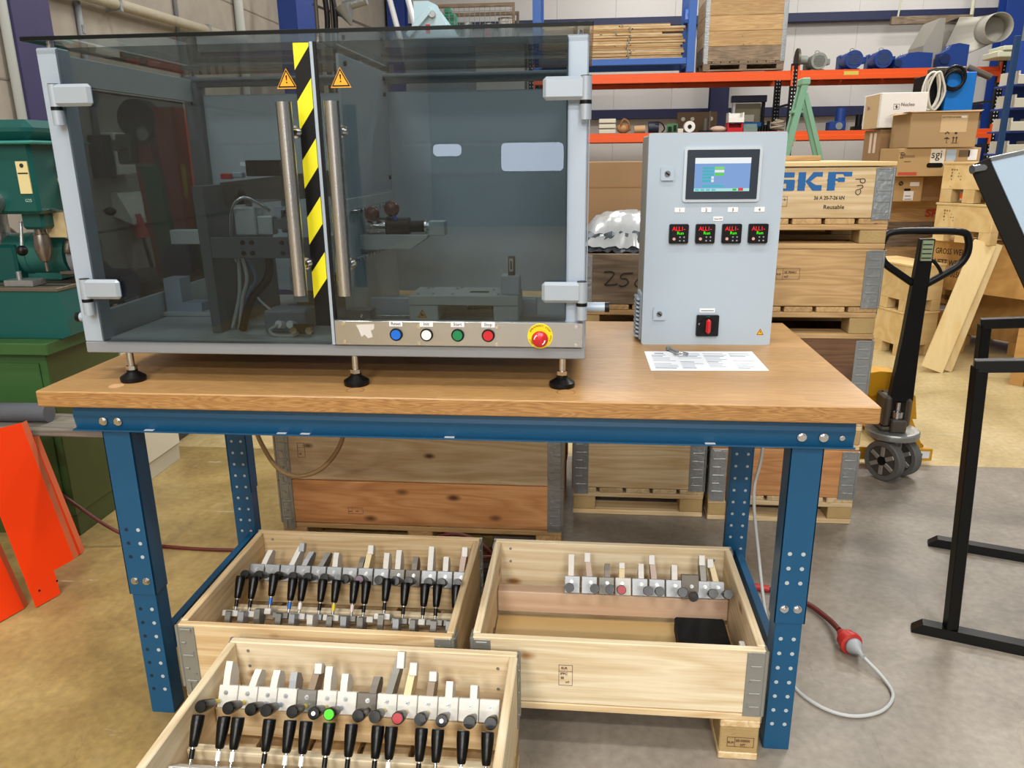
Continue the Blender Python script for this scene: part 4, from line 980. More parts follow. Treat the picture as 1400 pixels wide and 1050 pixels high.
# drill press
dp = thing('drill_press', 'green bench drill press standing on the olive green cabinet', 'drill press', (-.95, 1.2, .848))
gm = M['green_mach']
G().prism([(-1.42, .850), (-.70, .850), (-.665, .862), (-.668, .93), (-.69, 1.035), (-1.42, 1.035)], (0, 1.08, 0), (1, 0, 0), (0, 0, 1), (0, .28, 0)).build('base', gm, dp)
tt = G().box(-1.42, -.685, 1.075, 1.365, 1.036, 1.050, .002)
tt.build('slotted_table', plain('worn_iron_table', '#6e6456', .45, .4, vary=.2), dp)
for y in (1.13, 1.21, 1.29): G().box(-1.40, -.69, y, y+.014, 1.0502, 1.0506).build('table_slot', M['black'], dp)
G().box(-.69, -.684, 1.10, 1.35, .955, .962).build('rib_line', plain('green_edge_wear', '#5f9d92', .4), dp)
G().cyl((-1.06, 1.30, 1.05), (-1.06, 1.30, 1.60), .042, 20).build('column', M['zinc'], dp)
G().box(-1.16, -.93, 1.20, 1.38, 1.05, 1.20, .01).build('column_foot', gm, dp)
G().box(-1.25, -.685, 1.06, 1.34, 1.33, 1.60, .012).box(-.80, -.71, 1.10, 1.22, 1.27, 1.345, .01).build('head', gm, dp)
G().box(-1.30, -.652, 1.03, 1.37, 1.595, 1.665, .028).build('belt_cover', gm, dp); G().box(-1.31, -.648, 1.025, 1.375, 1.58, 1.592, .004).build('cover_rim', plain('green_edge_light', '#3a8a80', .3), dp)
chk = G().lathe((-.765, 1.15, 1.27), (0, 0, -1), [(0, .020), (.02, .020), (.022, .026), (.045, .030), (.075, .032), (.10, .026), (.125, .016), (.13, .006), (.165, .006)], 18).build('chuck', plain('chuck_steel', '#837a70', .3, .8), dp)
G().cyl((-.86, 1.03, 1.375), (-.86, 1.075, 1.375), .042, 24).m(1).cyl((-.86, 1.015, 1.375), (-.86, 1.031, 1.375), .018, 16).build('depth_dial', [M['zinc'], M['black']], dp)
fl = G().m(0).cyl((-.80, 1.10, 1.30), (-.785, 1.06, 1.21), .006, 8).m(1).sph((-.782, 1.055, 1.196), .020).build('feed_lever', [M['zinc'], M['black']], dp)
G().m(0).cyl((-.69, 1.12, 1.345), (-.60, 1.10, 1.335), .005, 8).build('feed_lever', [M['chrome']], dp)
sp = G().box(-.97, -.845, 1.052, 1.062, 1.42, 1.545, .003).build('switch_panel', plain('panel_dark_green', '#0a3d3a', .4), dp)
for z, m_ in ((1.52, M['whitebtn']), (1.485, M['green_mach']), (1.45, plain('pink_button', '#d5757f', .4))):
    G().box(-.895, -.855, 1.046, 1.053, z-.013, z+.013, .002).build('switch_button', m_, sp)
G().box(-.745, -.700, 1.0555, 1.0600, 1.405, 1.52).m(1).cyl((-.722, 1.0555, 1.505), (-.722, 1.0545, 1.505), .008, 10).box(-.742, -.703, 1.0548, 1.0555, 1.475, 1.48).build('tag_plate', [plain('aged_tag', '#d9c992', .6), M['ink']], dp)
text('G25', .016, plain('pale_engraving', '#a9c4bc', .5), dp, (-.735, 1.0582, 1.375))
G().cyl((-.685, 1.21, 1.455), (-.62, 1.21, 1.375), .022, 14).cyl((-.625, 1.21, 1.382), (-.60, 1.21, 1.35), .03, 14).build('work_lamp', M['cream'], dp)
G().box(-.684, -.655, 1.19, 1.23, 1.50, 1.53, .002).build('lamp_bracket', M['white'], dp)
vs_ = thing('vice_block', 'small steel clamping block on the slotted drill table', 'block', (-.86, 1.14, 1.051))
G().box(-.92, -.80, 1.10, 1.18, 1.0512, 1.075, .002).cyl((-.88, 1.14, 1.075), (-.88, 1.14, 1.105), .010, 10).build('block_body', M['zinc'], vs_)
# bench grinder
bg = thing('bench_grinder', 'green bench grinder with grey wheels behind the drill chuck', 'grinder', (-.86, 1.29, 1.051))
G().cyl((-1.0, 1.30, 1.155), (-.74, 1.30, 1.155), .085, 28).cyl((-.93, 1.30, 1.155), (-.90, 1.30, 1.155), .088, 28).box(-.96, -.79, 1.255, 1.36, 1.052, 1.09, .006).build('motor', plain('grinder_green', '#2f6b62', .35, .2), bg)
for x in (-1.055, -.70):
    wgt = G().cyl((x-.018, 1.30, 1.155), (x+.018, 1.30, 1.155), .095, 32).m(1).cyl((x-.022, 1.30, 1.155), (x+.022, 1.30, 1.155), .03, 16).build('grinding_wheel', [plain('grit_grey', '#77777a', .9, bump=.3, bscale=200), M['zinc']], bg)
    cvr = G().tube([(x, 1.30+.105*math.cos(a), 1.155+.105*math.sin(a)) for a in [R(10+k*18) for k in range(10)]], .014, 8, sub=2).build('wheel_guard', M['cast'], bg)
    G().box(x-.045, x+.035, 1.16, 1.164, 1.235, 1.33, .001).m(1).cyl((x, 1.165, 1.25), (x+.01, 1.24, 1.20), .004, 6).build('eye_shield', [plain('yellowed_shield', '#b9a67c', .3), M['zinc']], bg)
    G().box(x-.03, x+.03, 1.17, 1.21, 1.09, 1.10, .001).build('tool_rest', M['cast'], bg)
# services on the left wall
def wallpipe(label, pts, r, m_, cat='pipe', name='wall_pipe', clips=()):
    t = thing(name, label, cat, pts[0]); G().tube(pts, r, 12, sub=1).build('pipe_run', m_, t)
    for c in clips: G().box(-2.2, c[0]+r+.004, c[1]-.015, c[1]+.015, c[2]-r-.008, c[2]+r+.008, .003).build('clip', M['zinc'], t)
wallpipe('pale vertical conduit at the far left of the concrete wall', [(-2.165, 3.06, 0), (-2.165, 3.06, 6)], .032, M['pvc'], clips=((-2.165, 3.06, 1.6),))
wallpipe('horizontal pale pipe with flaking lagging along the concrete wall', [(-2.12, 2.9, 2.60), (-2.12, 6.6, 2.67)], .04, plain('lagged_pipe', '#a8a08c', .8, bump=.9, bscale=30, vary=.25), clips=((-2.12, 4.2, 2.62), (-2.12, 5.6, 2.65)))
wallpipe('grey vertical conduit left of the blue wall column', [(-2.15, 6.42, 1.2), (-2.15, 6.42, 6)], .045, M['pvc'], clips=((-2.15, 6.42, 2.2),))
wallpipe('thin grey cable duct high on the concrete wall', [(-2.18, 5.2, 2.0), (-2.18, 5.2, 6)], .018, plain('dull_conduit', '#85878a', .5))
wallpipe('thin bracketed conduit dropping behind the glass machine', [(-2.18, 3.82, 1.55), (-2.18, 3.82, 2.58)], .022, plain('dull_conduit', '#85878a', .5), clips=((-2.18, 3.82, 2.4),))
# things behind the machine, seen through its glass
sw = thing('switch_box', 'grey wall switch box with black knob on the concrete wall', 'switch', (-2.2, 4.0, 1.5))
G().box(-2.2, -2.07, 3.84, 4.12, 1.42, 1.72, .01).build('housing', M['cream'], sw); G().m(0).sph((-2.05, 4.04, 1.60), .035).build('knob', M['black'], sw)
G().box(-2.2, -2.08, 3.72, 3.83, 1.40, 1.70, .01).build('side_housing', M['black'], sw)
ro = thing('wall_socket', 'grey hooded wall socket with red plug and cable below the switch box', 'socket', (-2.2, 4.1, 1.1))
G().prism([(0, 0), (.14, -.06), (.14, -.02), (.05, .17), (0, .17)], (-2.2, 3.90, 1.12), (1, 0, 0), (0, 0, 1), (0, .34, 0)).build('hood', M['cream'], ro)
G().cyl((-2.10, 4.0, 1.12), (-2.05, 4.0, .95), .05, 16).cyl((-2.10, 4.14, 1.12), (-2.05, 4.14, .95), .05, 16).build('plug', M['redplug'], ro)
G().tube([(-2.05, 4.0, .95), (-2.02, 4.02, .7), (-2.0, 4.1, .4), (-1.9, 4.2, .05)], .015, 8).build('cable', M['black'], ro)
bs = thing('band_saw', 'orange and green metal band saw standing behind the glazed machine', 'saw', (-1.15, 2.75, 0))
ob = plain('saw_orange', '#9a3016', .4); gb = plain('saw_green', '#1f5c3c', .4)
G().box(-1.42, -.86, 2.55, 3.0, .05, .78, .02).build('base', gb, bs)
G().box(-1.50, -.80, 2.50, 3.05, .78, .86, .01).build('saw_table', M['cast'], bs)
def lean(g, x0, z0, x1, z1, w_, y0, y1): return g.prism([(x0, z0), (x0+w_, z0), (x1+w_, z1), (x1, z1)], (0, y0, 0), (1, 0, 0), (0, 0, 1), (0, y1-y0, 0))
lean(G(), -1.16, .88, -1.22, 1.80, .11, 2.60, 2.72).build('rear_column', ob, bs)
lean(G(), -.98, .88, -1.06, 1.80, .14, 2.58, 2.70).build('front_column', plain('saw_red', '#8f2a16', .4), bs)
lean(G(), -1.08, .88, -1.13, 1.50, .10, 2.52, 2.57).build('blade_cover', gb, bs); G().box(-.86, -.70, 2.52, 2.7, .87, 1.30, .02).build('side_cover', gb, bs)
G().cyl((-1.14, 2.56, 1.74), (-1.14, 2.66, 1.74), .105, 26).build('wheel_housing', M['black'], bs); G().cyl((-1.10, 2.54, 1.66), (-1.10, 2.56, 1.66), .035, 18).build('hub', M['zinc_dk'], bs)
G().box(-1.24, -1.16, 2.50, 2.58, 1.50, 1.66, .01).cyl((-1.2, 2.5, 1.6), (-1.2, 2.44, 1.6), .03, 12).build('tension_unit', M['cast'], bs)
G().box(-.92, -.895, 2.575, 2.58, 1.32, 1.50).build('saw_label', plain('old_yellow', '#a8912a', .5), bs)
G().box(-.84, -.72, 2.56, 2.7, 1.10, 1.34, .01).build('control_box', plain('saw_olive', '#6f7448', .5), bs)
G().cyl((-.95, 2.45, .98), (-.95, 2.62, .98), .09, 20).build('motor', plain('deep_blue_motor', '#1b2b4e', .4), bs)
yd = thing('yellow_chisel_box', 'yellow clamp box with red top hanging beside the band saw', 'tool', (-.80, 2.9, 1.6))
G().box(-.92, -.74, 2.85, 2.95, 1.60, 1.74, .01).build('box_body', plain('tool_yellow', '#c2a24e', .5), yd); G().box(-.85, -.76, 2.83, 2.86, 1.68, 1.75).build('red_latch', M['redbtn'], yd)
for x in (-.90, -.85, -.80, -.76): G().cyl((x, 2.90, 1.46), (x, 2.90, 1.60), .009, 8).build('shank', M['chrome'], yd)
pb = thing('tool_cabinet', 'purple dark cabinet standing behind the band saw', 'cabinet', (-.7, 3.1, 0))
G().box(-1.0, -.50, 3.06, 3.5, 0, 1.44, .01).build('body', M['purple'], pb); G().box(-.98, -.52, 3.05, 3.06, .05, 1.40, .004).build('door', M['purple'], pb)
cg = thing('chop_saw', 'dark cut off machine with yellow labels behind the glass on the left', 'saw', (-1.05, 1.75, .737))
G().box(-1.30, -.84, 1.60, 1.90, .774, .83, .01).build('base', M['cast'], cg)
G().cyl((-1.02, 1.66, .95), (-1.02, 1.80, .95), .13, 26).build('disc_guard', M['blackmat'], cg); G().cyl((-.93, 1.74, .95), (-.80, 1.74, .95), .085, 22).build('motor', plain('deep_blue_motor', '#1b2b4e', .4), cg)
G().box(-1.30, -1.14, 1.62, 1.80, .83, 1.02, .01).build('vice', M['cast'], cg)
for z in (.97, .88): G().box(-1.28, -1.19, 1.615, 1.62, z, z+.05).build('yellow_label', M['yellow'], cg)
G().tube([(-1.02, 1.70, 1.08), (-1.0, 1.66, 1.17), (-.93, 1.62, 1.2)], .012, 8).build('grip', M['black'], cg)
# cables on the left of the floor and under the bench
cl = thing('floor_cable', 'dark red cable running over the yellow floor behind the left legs', 'cable', (-.3, 1.0, 0))
G().tube([(-.80, 1.03, .21), (-.72, 1.025, .15), (-.60, 1.01, .075), (-.48, 1.0, .025), (-.38, .99, .007), (-.12, .975, .007), (.3, 1.0, .007), (.55, .93, .007)], .007, 8).build('cable_run', M['redcable'], cl)
hl = thing('air_hose', 'pale brown hose hanging in a loop under the bench', 'hose', (.42, .6, .7))
G().tube([(.27, .55, .90), (.285, .55, .75), (.305, .55, .65), (.355, .55, .555), (.42, .55, .528), (.50, .55, .555), (.565, .55, .63), (.59, .55, .72), (.60, .55, .90)], .0075, 8).build('hose_loop', M['browncable'], hl)
h2 = thing('cable_reel', 'black box with coiled dark red cable behind the two crates', 'cable reel', (.98, .82, 0))
G().box(.93, 1.06, .72, .86, 0, .10, .012).build('socket_box', M['black'], h2)
G().tube([(.55, .93, .007), (.64, .80, .10), (.74, .78, .185), (.84, .80, .17), (.92, .80, .09)], .0075, 8).tube([(.70, .85, .03), (.80, .84, .16), (.90, .84, .185), (1.0, .82, .14), (1.05, .8, .06)], .0075, 8).tube([(.85, .78, .02), (.95, .76, .13), (1.08, .78, .12), (1.12, .8, .02)], .0075, 8).build('cable_coil', M['redcable'], h2)
cgr = thing('power_cable', 'pale grey power cable trailing from the bench to the red plug', 'cable', (2.0, .5, 0))
G().tube([(1.916, .73, .93), (1.925, .72, .60), (1.905, .70, .45), (1.93, .68, .25), (1.95, .55, .05), (1.97, .34, .006), (2.02, .235, .006), (2.10, .195, .006), (2.19, .22, .006), (2.25, .29, .006), (2.25, .36, .01), (2.222, .43, .022), (2.205, .46, .03)], .0055, 8).build('cable_run', M['greycable'], cgr)
rp = thing('power_connector', 'red round power connector coupled to grey plug on the concrete floor', 'connector', (2.2, .5, 0))
G().lathe((2.180, .555, .036), (.1, -.45, .0), [(0, .012), (.02, .020), (.03, .030), (.05, .030), (.052, .036), (.066, .036), (.070, .028)], 20).build('socket', M['redplug'], rp)
G().lathe((2.196, .487, .036), (.1, -.45, .0), [(0, .026), (.012, .026), (.03, .014), (.045, .008), (.06, .006)], 18).build('plug', plain('plug_grey', '#9a9da0', .4), rp)
rc = thing('extension_cable', 'dark red extension cable running from behind the bench leg to the connector', 'cable', (2.1, .7, 0))
G().tube([(1.86, .86, .012), (2.0, .845, .012), (2.12, .76, .014), (2.17, .66, .018), (2.18, .57, .034)], .009, 8).build('cable_run', M['redcable'], rc)
G().cyl((1.955, .853, .013), (2.02, .838, .013), .013, 10).build('joint_sleeve', M['redplug'], rc)
# ------------------------------------------------------------------ stacks behind the bench
pallet('pallet under the reddish two tier crate behind the bench legs', .145, 1.02, 0, 1.12, .80, .118, M['pine_warm'], M['chip'], mid=True, turned=True)
rc1 = collar('reddish pine collar with knots standing on the low pallet behind the bench', .145, 1.02, .12, 1.12, .80, .185, M['pine_red'], leaf=.055)
rc2 = collar('pale pine collar on top of the reddish knotted collar', .145, 1.02, .307, 1.12, .80, .20, M['pine'], leaf=.055)
stamp(rc1, .42, .165, .06, .028, 1.0195, [('EUR', .03, .3, .6), ('HT', .5, .3, .8)], size=.012)
stamp(rc2, .235, .40, .03, .06, 1.0195, [('HT', .2, .2, .8)], size=.010)
def stack(x0, y0, W, D, levels):
    for kind, z, args in levels:
        if kind == 'p': pallet(args[0], x0, y0, z, W, D, args[1], args[2], M['chip'])
        elif kind == 'c': yield collar(args[0], x0, y0, z, W, D, args[1], args[2], hm=args[3] if len(args) > 3 else M['zinc'], leaf=.066)
mid = list(stack(1.302, 1.43, .563, .76, [
    ('p', 0, ('pallet at the foot of the middle stack behind the bench', .125, M['pine'])),
    ('c', .126, ('pale collar with small nails lowest in the middle stack', .215, M['pine'])),
    ('p', .343, ('pallet second from the floor in the middle stack', .125, M['pine'])),
    ('c', .469, ('plain collar hidden behind the bench top in the middle stack', .33, M['pine_warm'])),
    ('p', .80, ('pallet with dark stamps between machine and cabinet', .136, M['pine_warm'])),
    ('c', .937, ('weathered collar marked 250 in handwriting between machine and cabinet', .205, M['pine_grey']))]))
hw = G()
def scribble(g, pts, r=.0022): g.tube(pts, r, 5, sub=5)
yS = 1.428
scribble(hw, [(1.415, yS, 1.07), (1.44, yS, 1.072), (1.455, yS, 1.062), (1.43, yS, 1.03), (1.42, yS, 1.018), (1.45, yS, 1.018), (1.47, yS, 1.022)])
scribble(hw, [(1.53, yS, 1.066), (1.49, yS, 1.062), (1.482, yS, 1.045), (1.505, yS, 1.042), (1.512, yS, 1.025), (1.49, yS, 1.012), (1.475, yS, 1.018)])
scribble(hw, [(1.58, yS, 1.05), (1.55, yS, 1.04), (1.54, yS, 1.02), (1.56, yS, 1.008), (1.585, yS, 1.03), (1.58, yS, 1.05)])
hw.build('handwriting', M['ink'], mid[-1])
bf = thing('film_bundle', 'crumpled clear plastic film bundle lying in the weathered crate', 'plastic film', (1.58, 1.6, 1.14))
gq = G(); rg = random.Random(11)
bmesh.ops.create_grid(gq.bm, x_segments=34, y_segments=16, size=.5)
for v in gq.bm.verts:
    x, y = v.co.x, v.co.y
    v.co = Vector((1.585+x*.53, 1.68+y*.44, 1.165+.14*(1-abs(y*2)**3)*(1-abs(2*x)**6)*.9 + rg.uniform(-.008, .008)))
for f in gq.bm.faces: f.smooth = True
gq.build('film', plain('silvery_film', '#b0b3b4', .25, .1), bf)
gq = G(); bmesh.ops.create_grid(gq.bm, x_segments=30, y_segments=5, size=.5)
for v in gq.bm.verts:
    x, y = v.co.x, v.co.y
    v.co = Vector((1.585+x*.52, 1.465+abs(y+.5)*.03+rg.uniform(-.006, .006), 1.183+y*.075+rg.uniform(-.008, .008)))
gq.build('dark_fold', plain('dark_film', '#5a6067', .2, .2), bf)
bc = thing('cardboard_box', 'tall brown cardboard box standing behind the plastic film bundle', 'box', (1.58, 2.1, .94))
G().box(1.33, 1.84, 1.92, 2.165, .94, 1.493, .004).build('box_body', M['card2'], bc); G().box(1.33, 1.84, 1.918, 1.92, 1.38, 1.386).build('crease', plain('crease', '#8f6a44', .8), bc)
rgt = list(stack(1.883, 1.41, .600, .80, [
    ('p', 0, ('pallet at the foot of the right stack by the pallet truck', .118, M['pine'])),
    ('c', .119, ('reddish collar lowest in the right stack behind the leg', .215, M['pine_red'])),
    ('p', .336, ('pallet second from the floor in the right stack', .125, M['pine'])),
    ('c', .462, ('dark stained collar beside the right end of the bench top', .345, M['pine_dark'])),
    ('p', .808, ('pallet above the dark collar in the right stack', .128, M['pine_warm'])),
    ('c', .938, ('warm brown stamped collar right of the control cabinet', .225, M['pine_warm'])),
    ('p', 1.163, ('topmost pallet of the right stack under the blue lettered crate', .115, M['pine_warm'])),
    ('c', 1.279, ('pale crate collar with large blue lettering right of the cabinet', .190, M['pine']))]))
lid = thing('crate_lid', 'pale plywood lid lying on the blue lettered crate', 'lid', (2.18, 1.8, 1.47))
G().box(1.875, 2.487, 1.40, 2.22, 1.471, 1.487, .002).build('lid_board', M['ply'], lid); G().box(1.96, 2.35, 1.9, 2.18, 1.4875, 1.51, .002).build('batten', M['pine_warm'], lid)
sk = rgt[-1]; yS = 1.4098
def blk(polys, x, z, s, m_=M['blueink'], name='logo'):
    g = G()
    for p in polys: g.prism([(x+a*s, z+b*s) for a, b in p], (0, yS-.0012, 0), (1, 0, 0), (0, 0, 1), (0, .0012, 0))
    return g.build(name, m_, sk)
S_ = [[(.05, 1), (1.15, 1), (1.15, .72), (.45, .72), (.45, .66), (.1, .60), (.05, .66)], [(.1, .60), (1.15, .60), (1.2, .54), (1.2, .06), (1.15, 0), (.75, 0), (.75, .40), (.05, .40), (.05, .54)], [(0, 0), (.75, 0), (.75, .12), (.45, .16), (.45, .26), (0, .26)]]
K_ = [[(0, 0), (.40, 0), (.40, .28), (.44, .34), (.40, .40), (.40, 1), (0, 1), (0, .62), (-.04, .56), (0, .5)], [(.40, .50), (.80, 1), (1.30, 1), (1.30, .76), (.98, .76), (.66, .50), (.98, .30), (1.30, .30), (1.30, 0), (.82, 0)]]
F_ = [[(0, 0), (.42, 0), (.42, .28), (.46, .34), (.42, .40), (.42, 1), (0, 1), (0, .62), (-.04, .56), (0, .5)], [(.42, .88), (1.28, .88), (1.28, 1), (.42, 1)], [(.88, .76), (1.28, .76), (1.28, .88), (.80, .88)], [(.42, .52), (.55, .52), (.55, .46), (.92, .46), (.92, .70), (.55, .70), (.55, .64), (.42, .64)]]
blk(S_, 2.043, 1.383, .068); blk(K_, 2.136, 1.383, .068); blk(F_, 2.244, 1.383, .068)
text('36 A 20-7-26 kN', .0190, M['ink'], sk, (2.200, yS-.0008, 1.350), sx=.86, bold=.0003)
text('Reusable', .0215, M['ink'], sk, (2.238, yS-.0008, 1.315), bold=.0002)
hw = G(); yS = 1.4085
scribble(hw, [(2.345, yS, 1.424), (2.360, yS, 1.4245), (2.376, yS, 1.425), (2.381, yS, 1.416), (2.374, yS, 1.410), (2.364, yS, 1.414), (2.363, yS, 1.4245)], .0015); scribble(hw, [(2.352, yS, 1.400), (2.370, yS, 1.402), (2.374, yS, 1.393), (2.352, yS, 1.384)], .0015)
scribble(hw, [(2.352, yS, 1.384), (2.351, yS, 1.374), (2.360, yS, 1.367), (2.369, yS, 1.375), (2.367, yS, 1.386)], .0015)
hw.build('handwriting', plain('pencil', '#4a3c30', .7), sk)
stamp(sk, 2.07, 1.325, .033, .037, 1.4095, [('2', .6, .6, .9)], size=.012)
stamp(rgt[2], 2.085, 1.045, .090, .044, 1.4095, [('EUR', .03, .4, .6), ('SE P0401', .34, .55, .9), ('HT', .34, .15, .9)], size=.014)

# ------------------------------------------------------------------ pallet truck
pj = thing('pallet_truck', 'yellow hand pallet truck with black handle right of the bench', 'pallet truck', (2.87, 1.95, 0))
turn = Matrix.Translation((2.835, 1.955, 0)) @ Matrix.Rotation(R(33), 4, 'Z') @ Matrix.Translation((-2.835, -1.955, 0))
for x in (2.775, 2.895):
    wh = G().m(0).lathe((x-.024, 1.945, .098), (1, 0, 0), [(0, .074), (0, .094), (.005, .098), (.043, .098), (.048, .094), (.048, .074), (0, .074)], 32, caps=False).m(1).cyl((x-.016, 1.945, .098), (x+.016, 1.945, .098), .0745, 24).m(2).cyl((x-.027, 1.945, .098), (x+.027, 1.945, .098), .020, 16).xf(turn).build('steer_wheel', [M['rubber'], plain('rim_grey', '#4e4a45', .5, .3), M['black']], pj)
    for k in range(6):
        a = k*math.pi/3
        G().box(x-.024, x-.0155, 1.945-.010, 1.945+.010, .098+.022, .098+.070, .002, rot=(a, 0, 0), piv=(x-.02, 1.945, .098)).xf(turn).build('spoke', plain('spoke_pale', '#97928a', .45, .4), wh)
G().cyl((2.75, 1.945, .098), (2.92, 1.945, .098), .014, 12).cyl((2.835, 1.955, .09), (2.835, 1.955, .21), .025, 14).xf(turn).build('axle', M['zinc_dk'], pj)
G().lathe((2.835, 1.98, .205), (0, 0, 1), [(0, .118), (.006, .122), (.026, .122), (.032, .116)], 36).build('turntable', M['zinc'], pj)
G().box(2.76, 2.88, 1.93, 2.05, .237, .26, .008).box(2.765, 2.80, 1.93, 2.05, .26, .41, .010).box(2.865, 2.893, 1.93, 2.05, .26, .40, .010).box(2.77, 2.89, 2.01, 2.06, .26, .41, .008).box(2.80, 2.87, 1.91, 1.95, .237, .30, .006).build('pump_body', M['cast'], pj)
G().lathe((2.835, 1.955, .26), (0, 0, 1), [(0, .030), (.03, .030), (.032, .024), (.045, .024), (.047, .030), (.075, .030), (.08, .014), (.12, .014)], 18).build('pump_piston', M['chrome'], pj)
hb_ = G().prism([(-.054, 0), (.054, 0), (.040, .30), (.030, .76), (-.030, .76), (-.040, .30)], (2.842, 1.945, .385), (1, 0, 0), (.035, .02, 1), (0, .035, 0)).build('drawbar', M['black'], pj)
# loop handle in the plane of the drawbar
def hp_(a, b): return (2.842 + a + .035*b, 1.962 + .02*b, .385 + b)
lp = [(-.03, .56), (-.10, .605), (-.165, .65), (-.19, .70), (-.185, .76), (-.15, .79), (0, .795), (.14, .79), (.175, .765), (.185, .70), (.16, .645), (.10, .60), (.03, .555)]
G().tube([hp_(a, b) for a, b in lp], .0165, 10, sub=4).build('handle_loop', M['black'], pj)
G().box(2.842, 2.888, 1.945, 1.958, 1.05, 1.14).build('type_label', plain('label_greenish', '#8b9a7a', .5), hb_)
for i in range(4): G().box(2.843, 2.884, 1.944, 1.9455, 1.06+i*.02, 1.065+i*.02).build('printed_line', M['ink'], hb_)
G().tube([hp_(.02, .67), hp_(.05, .655), hp_(.08, .62), hp_(.088, .595)], .008, 8).build('release_lever', M['black'], pj)
G().prism([(2.68, .40), (2.70, .475), (2.79, .49), (2.86, .485), (2.84, .38), (2.76, .36)], (0, 2.10, 0), (1, 0, 0), (0, 0, 1), (0, .10, 0)).build('chassis_head', M['yellow_pj'], pj)
G().prism([(2.66, .24), (3.0, .24), (2.98, .36), (2.88, .42), (2.72, .42), (2.68, .36)], (0, 2.12, 0), (1, 0, 0), (0, 0, 1), (0, .06, 0)).build('front_plate', M['yellow_pj'], pj)
for x0, x1 in ((2.60, 2.745), (2.93, 3.075)):
    fk = G().box(x0, x1, 2.17, 3.3, .075, .085, .002).box(x0, x0+.008, 2.17, 3.3, .03, .085).box(x1-.008, x1, 2.17, 3.3, .03, .085).build('fork', M['yellow_pj'], pj)
G().prism([(2.92, .30), (2.955, .30), (3.07, .05), (3.035, .05)], (0, 2.13, 0), (1, 0, 0), (0, 0, 1), (0, .03, 0)).prism([(2.755, .30), (2.72, .30), (2.62, .05), (2.655, .05)], (0, 2.13, 0), (1, 0, 0), (0, 0, 1), (0, .03, 0)).build('link_arm', M['yellow_pj'], pj)
br_ = G().box(2.61, 3.10, 2.115, 2.13, .02, .085, .003).build('front_bar', M['yellow_pj'], pj)
G().box(2.955, 3.085, 2.1135, 2.115, .035, .072).build('maker_label', M['whitelabel'], br_); G().box(2.97, 3.05, 2.1125, 2.1135, .045, .060).build('printed_line', M['ink'], br_)

# ------------------------------------------------------------------ black steel stand with tilted panel
bs_ = thing('steel_stand', 'black square tube stand holding a pale blue tilted panel at the right edge', 'stand', (2.6, .9, 0))
q = .036
def bar(p0, p1, par, name='tube', s=q, m_=None):
    P, Q = Vector(p0), Vector(p1); d = (Q-P); L_ = d.length
    g = G().box(-s/2, s/2, -s/2, s/2, 0, L_, .002)
    g.xf(Matrix.Translation(P) @ d.to_track_quat('Z', 'Y').to_matrix().to_4x4()); return g.build(name, m_ or M['blacksteel'], par)
dx, dy = .962, -.335
for (fx, fy) in ((2.43, .625), (2.73, 1.235)):
    g = G().prism([(0, 0), (1.2, 0), (1.2, .036), (.03, .036), (0, .010)], (fx, fy, 0), (dx, dy, 0), (0, 0, 1), (-dy*.04, dx*.04, 0)); g.build('foot', M['blacksteel'], bs_)
    ux, uy = fx + .105*dx + .01, fy + .105*dy + .018
    bar((ux, uy, .036), (ux-.045, uy, .915), bs_, 'post')
    bar((ux-.060, uy+.003, .915), (ux-.045+.70*dx, uy+.70*dy, 1.0), bs_, 'arm')
bar((2.53+.27*dx, .60+.27*dy, .036), (2.53+.30*dx, .60+.30*dy, .95), bs_, 'post')
bar((2.43, .66, 1.490), (2.70, .52, .93), bs_, 'panel_edge', .050)
A = Vector((2.455, .665, 1.492)); B = Vector((2.725, .525, .93)); u = Vector((.95, .22, .18)); n_ = (B-A).cross(u).normalized()
G().prism([(0, 0), ((B-A).length, 0), ((B-A).length, .9), (0, .9)], A, (B-A).normalized(), u, n_*.012).build('panel', M['bluegrey'], bs_)
bar((2.455, .655, 1.497), (2.455+.9*.95, .655+.9*.22, 1.497+.9*.18), bs_, 'panel_edge', .012, M['zinc'])
G().cyl((2.40, .63, 1.47), (2.44, .64, 1.475), .012, 12).build('wing_bolt', M['chrome'], bs_)

# ------------------------------------------------------------------ boxes in the right background
def rot_pt(x, y, a): return (x*math.cos(a)-y*math.sin(a), x*math.sin(a)+y*math.cos(a))
def plybox(label, corner, yaw, L1, L2, z0, h, mat, feet=.07, stampw=None, name='plywood_crate', side=None):
    """corner: the near vertical edge on plan; faces run L1 to the left-back and L2 to the right-back of it"""
    t = thing(name, label, 'crate', (corner[0], corner[1], z0), yaw)
    zb = feet
    G().box(0, L2, 0, .012, zb, h, .001).build('panel', side or mat, t, w=False)
    G().box(0, .012, .013, L1, zb, h, .001).build('panel', mat, t, w=False)
    G().box(L2-.012, L2, .013, L1, zb, h, .001).build('panel', mat, t, w=False); G().box(.013, L2-.013, L1-.012, L1, zb, h, .001).build('panel', mat, t, w=False)
    G().box(-.006, L2+.006, -.006, L1+.006, h, h+.014, .001).build('lid', mat, t, w=False)
    if feet:
        for y in (.045, L1/2, L1-.045):
            for x in (.04, L2-.04): G().box(x-.04, x+.04, y-.045, y+.045, 0, feet-.001, .001).build('foot', mat, t, w=False)
    return t
def btext(t, s, size, x, z, face='L', m_=None, sx=1.0, L1=0, bold=.0006):
    m4 = wm(t)
    if face == 'R': o = m4 @ Vector((x, -.001, z)); X_ = m4.to_3x3() @ Vector((1, 0, 0))
    else: o = m4 @ Vector((-.001, L1-x, z)); X_ = m4.to_3x3() @ Vector((0, -1, 0))
    return text(s, size, m_ or M['ink'], t, o, X_, (0, 0, 1), bold=bold, sx=sx)
ya = R(8)
c1 = plybox('lower pale plywood crate on the floor left of the leaning planks', (3.775, 4.33), R(20), .52, .30, 0, .335, M['ply'], .085)
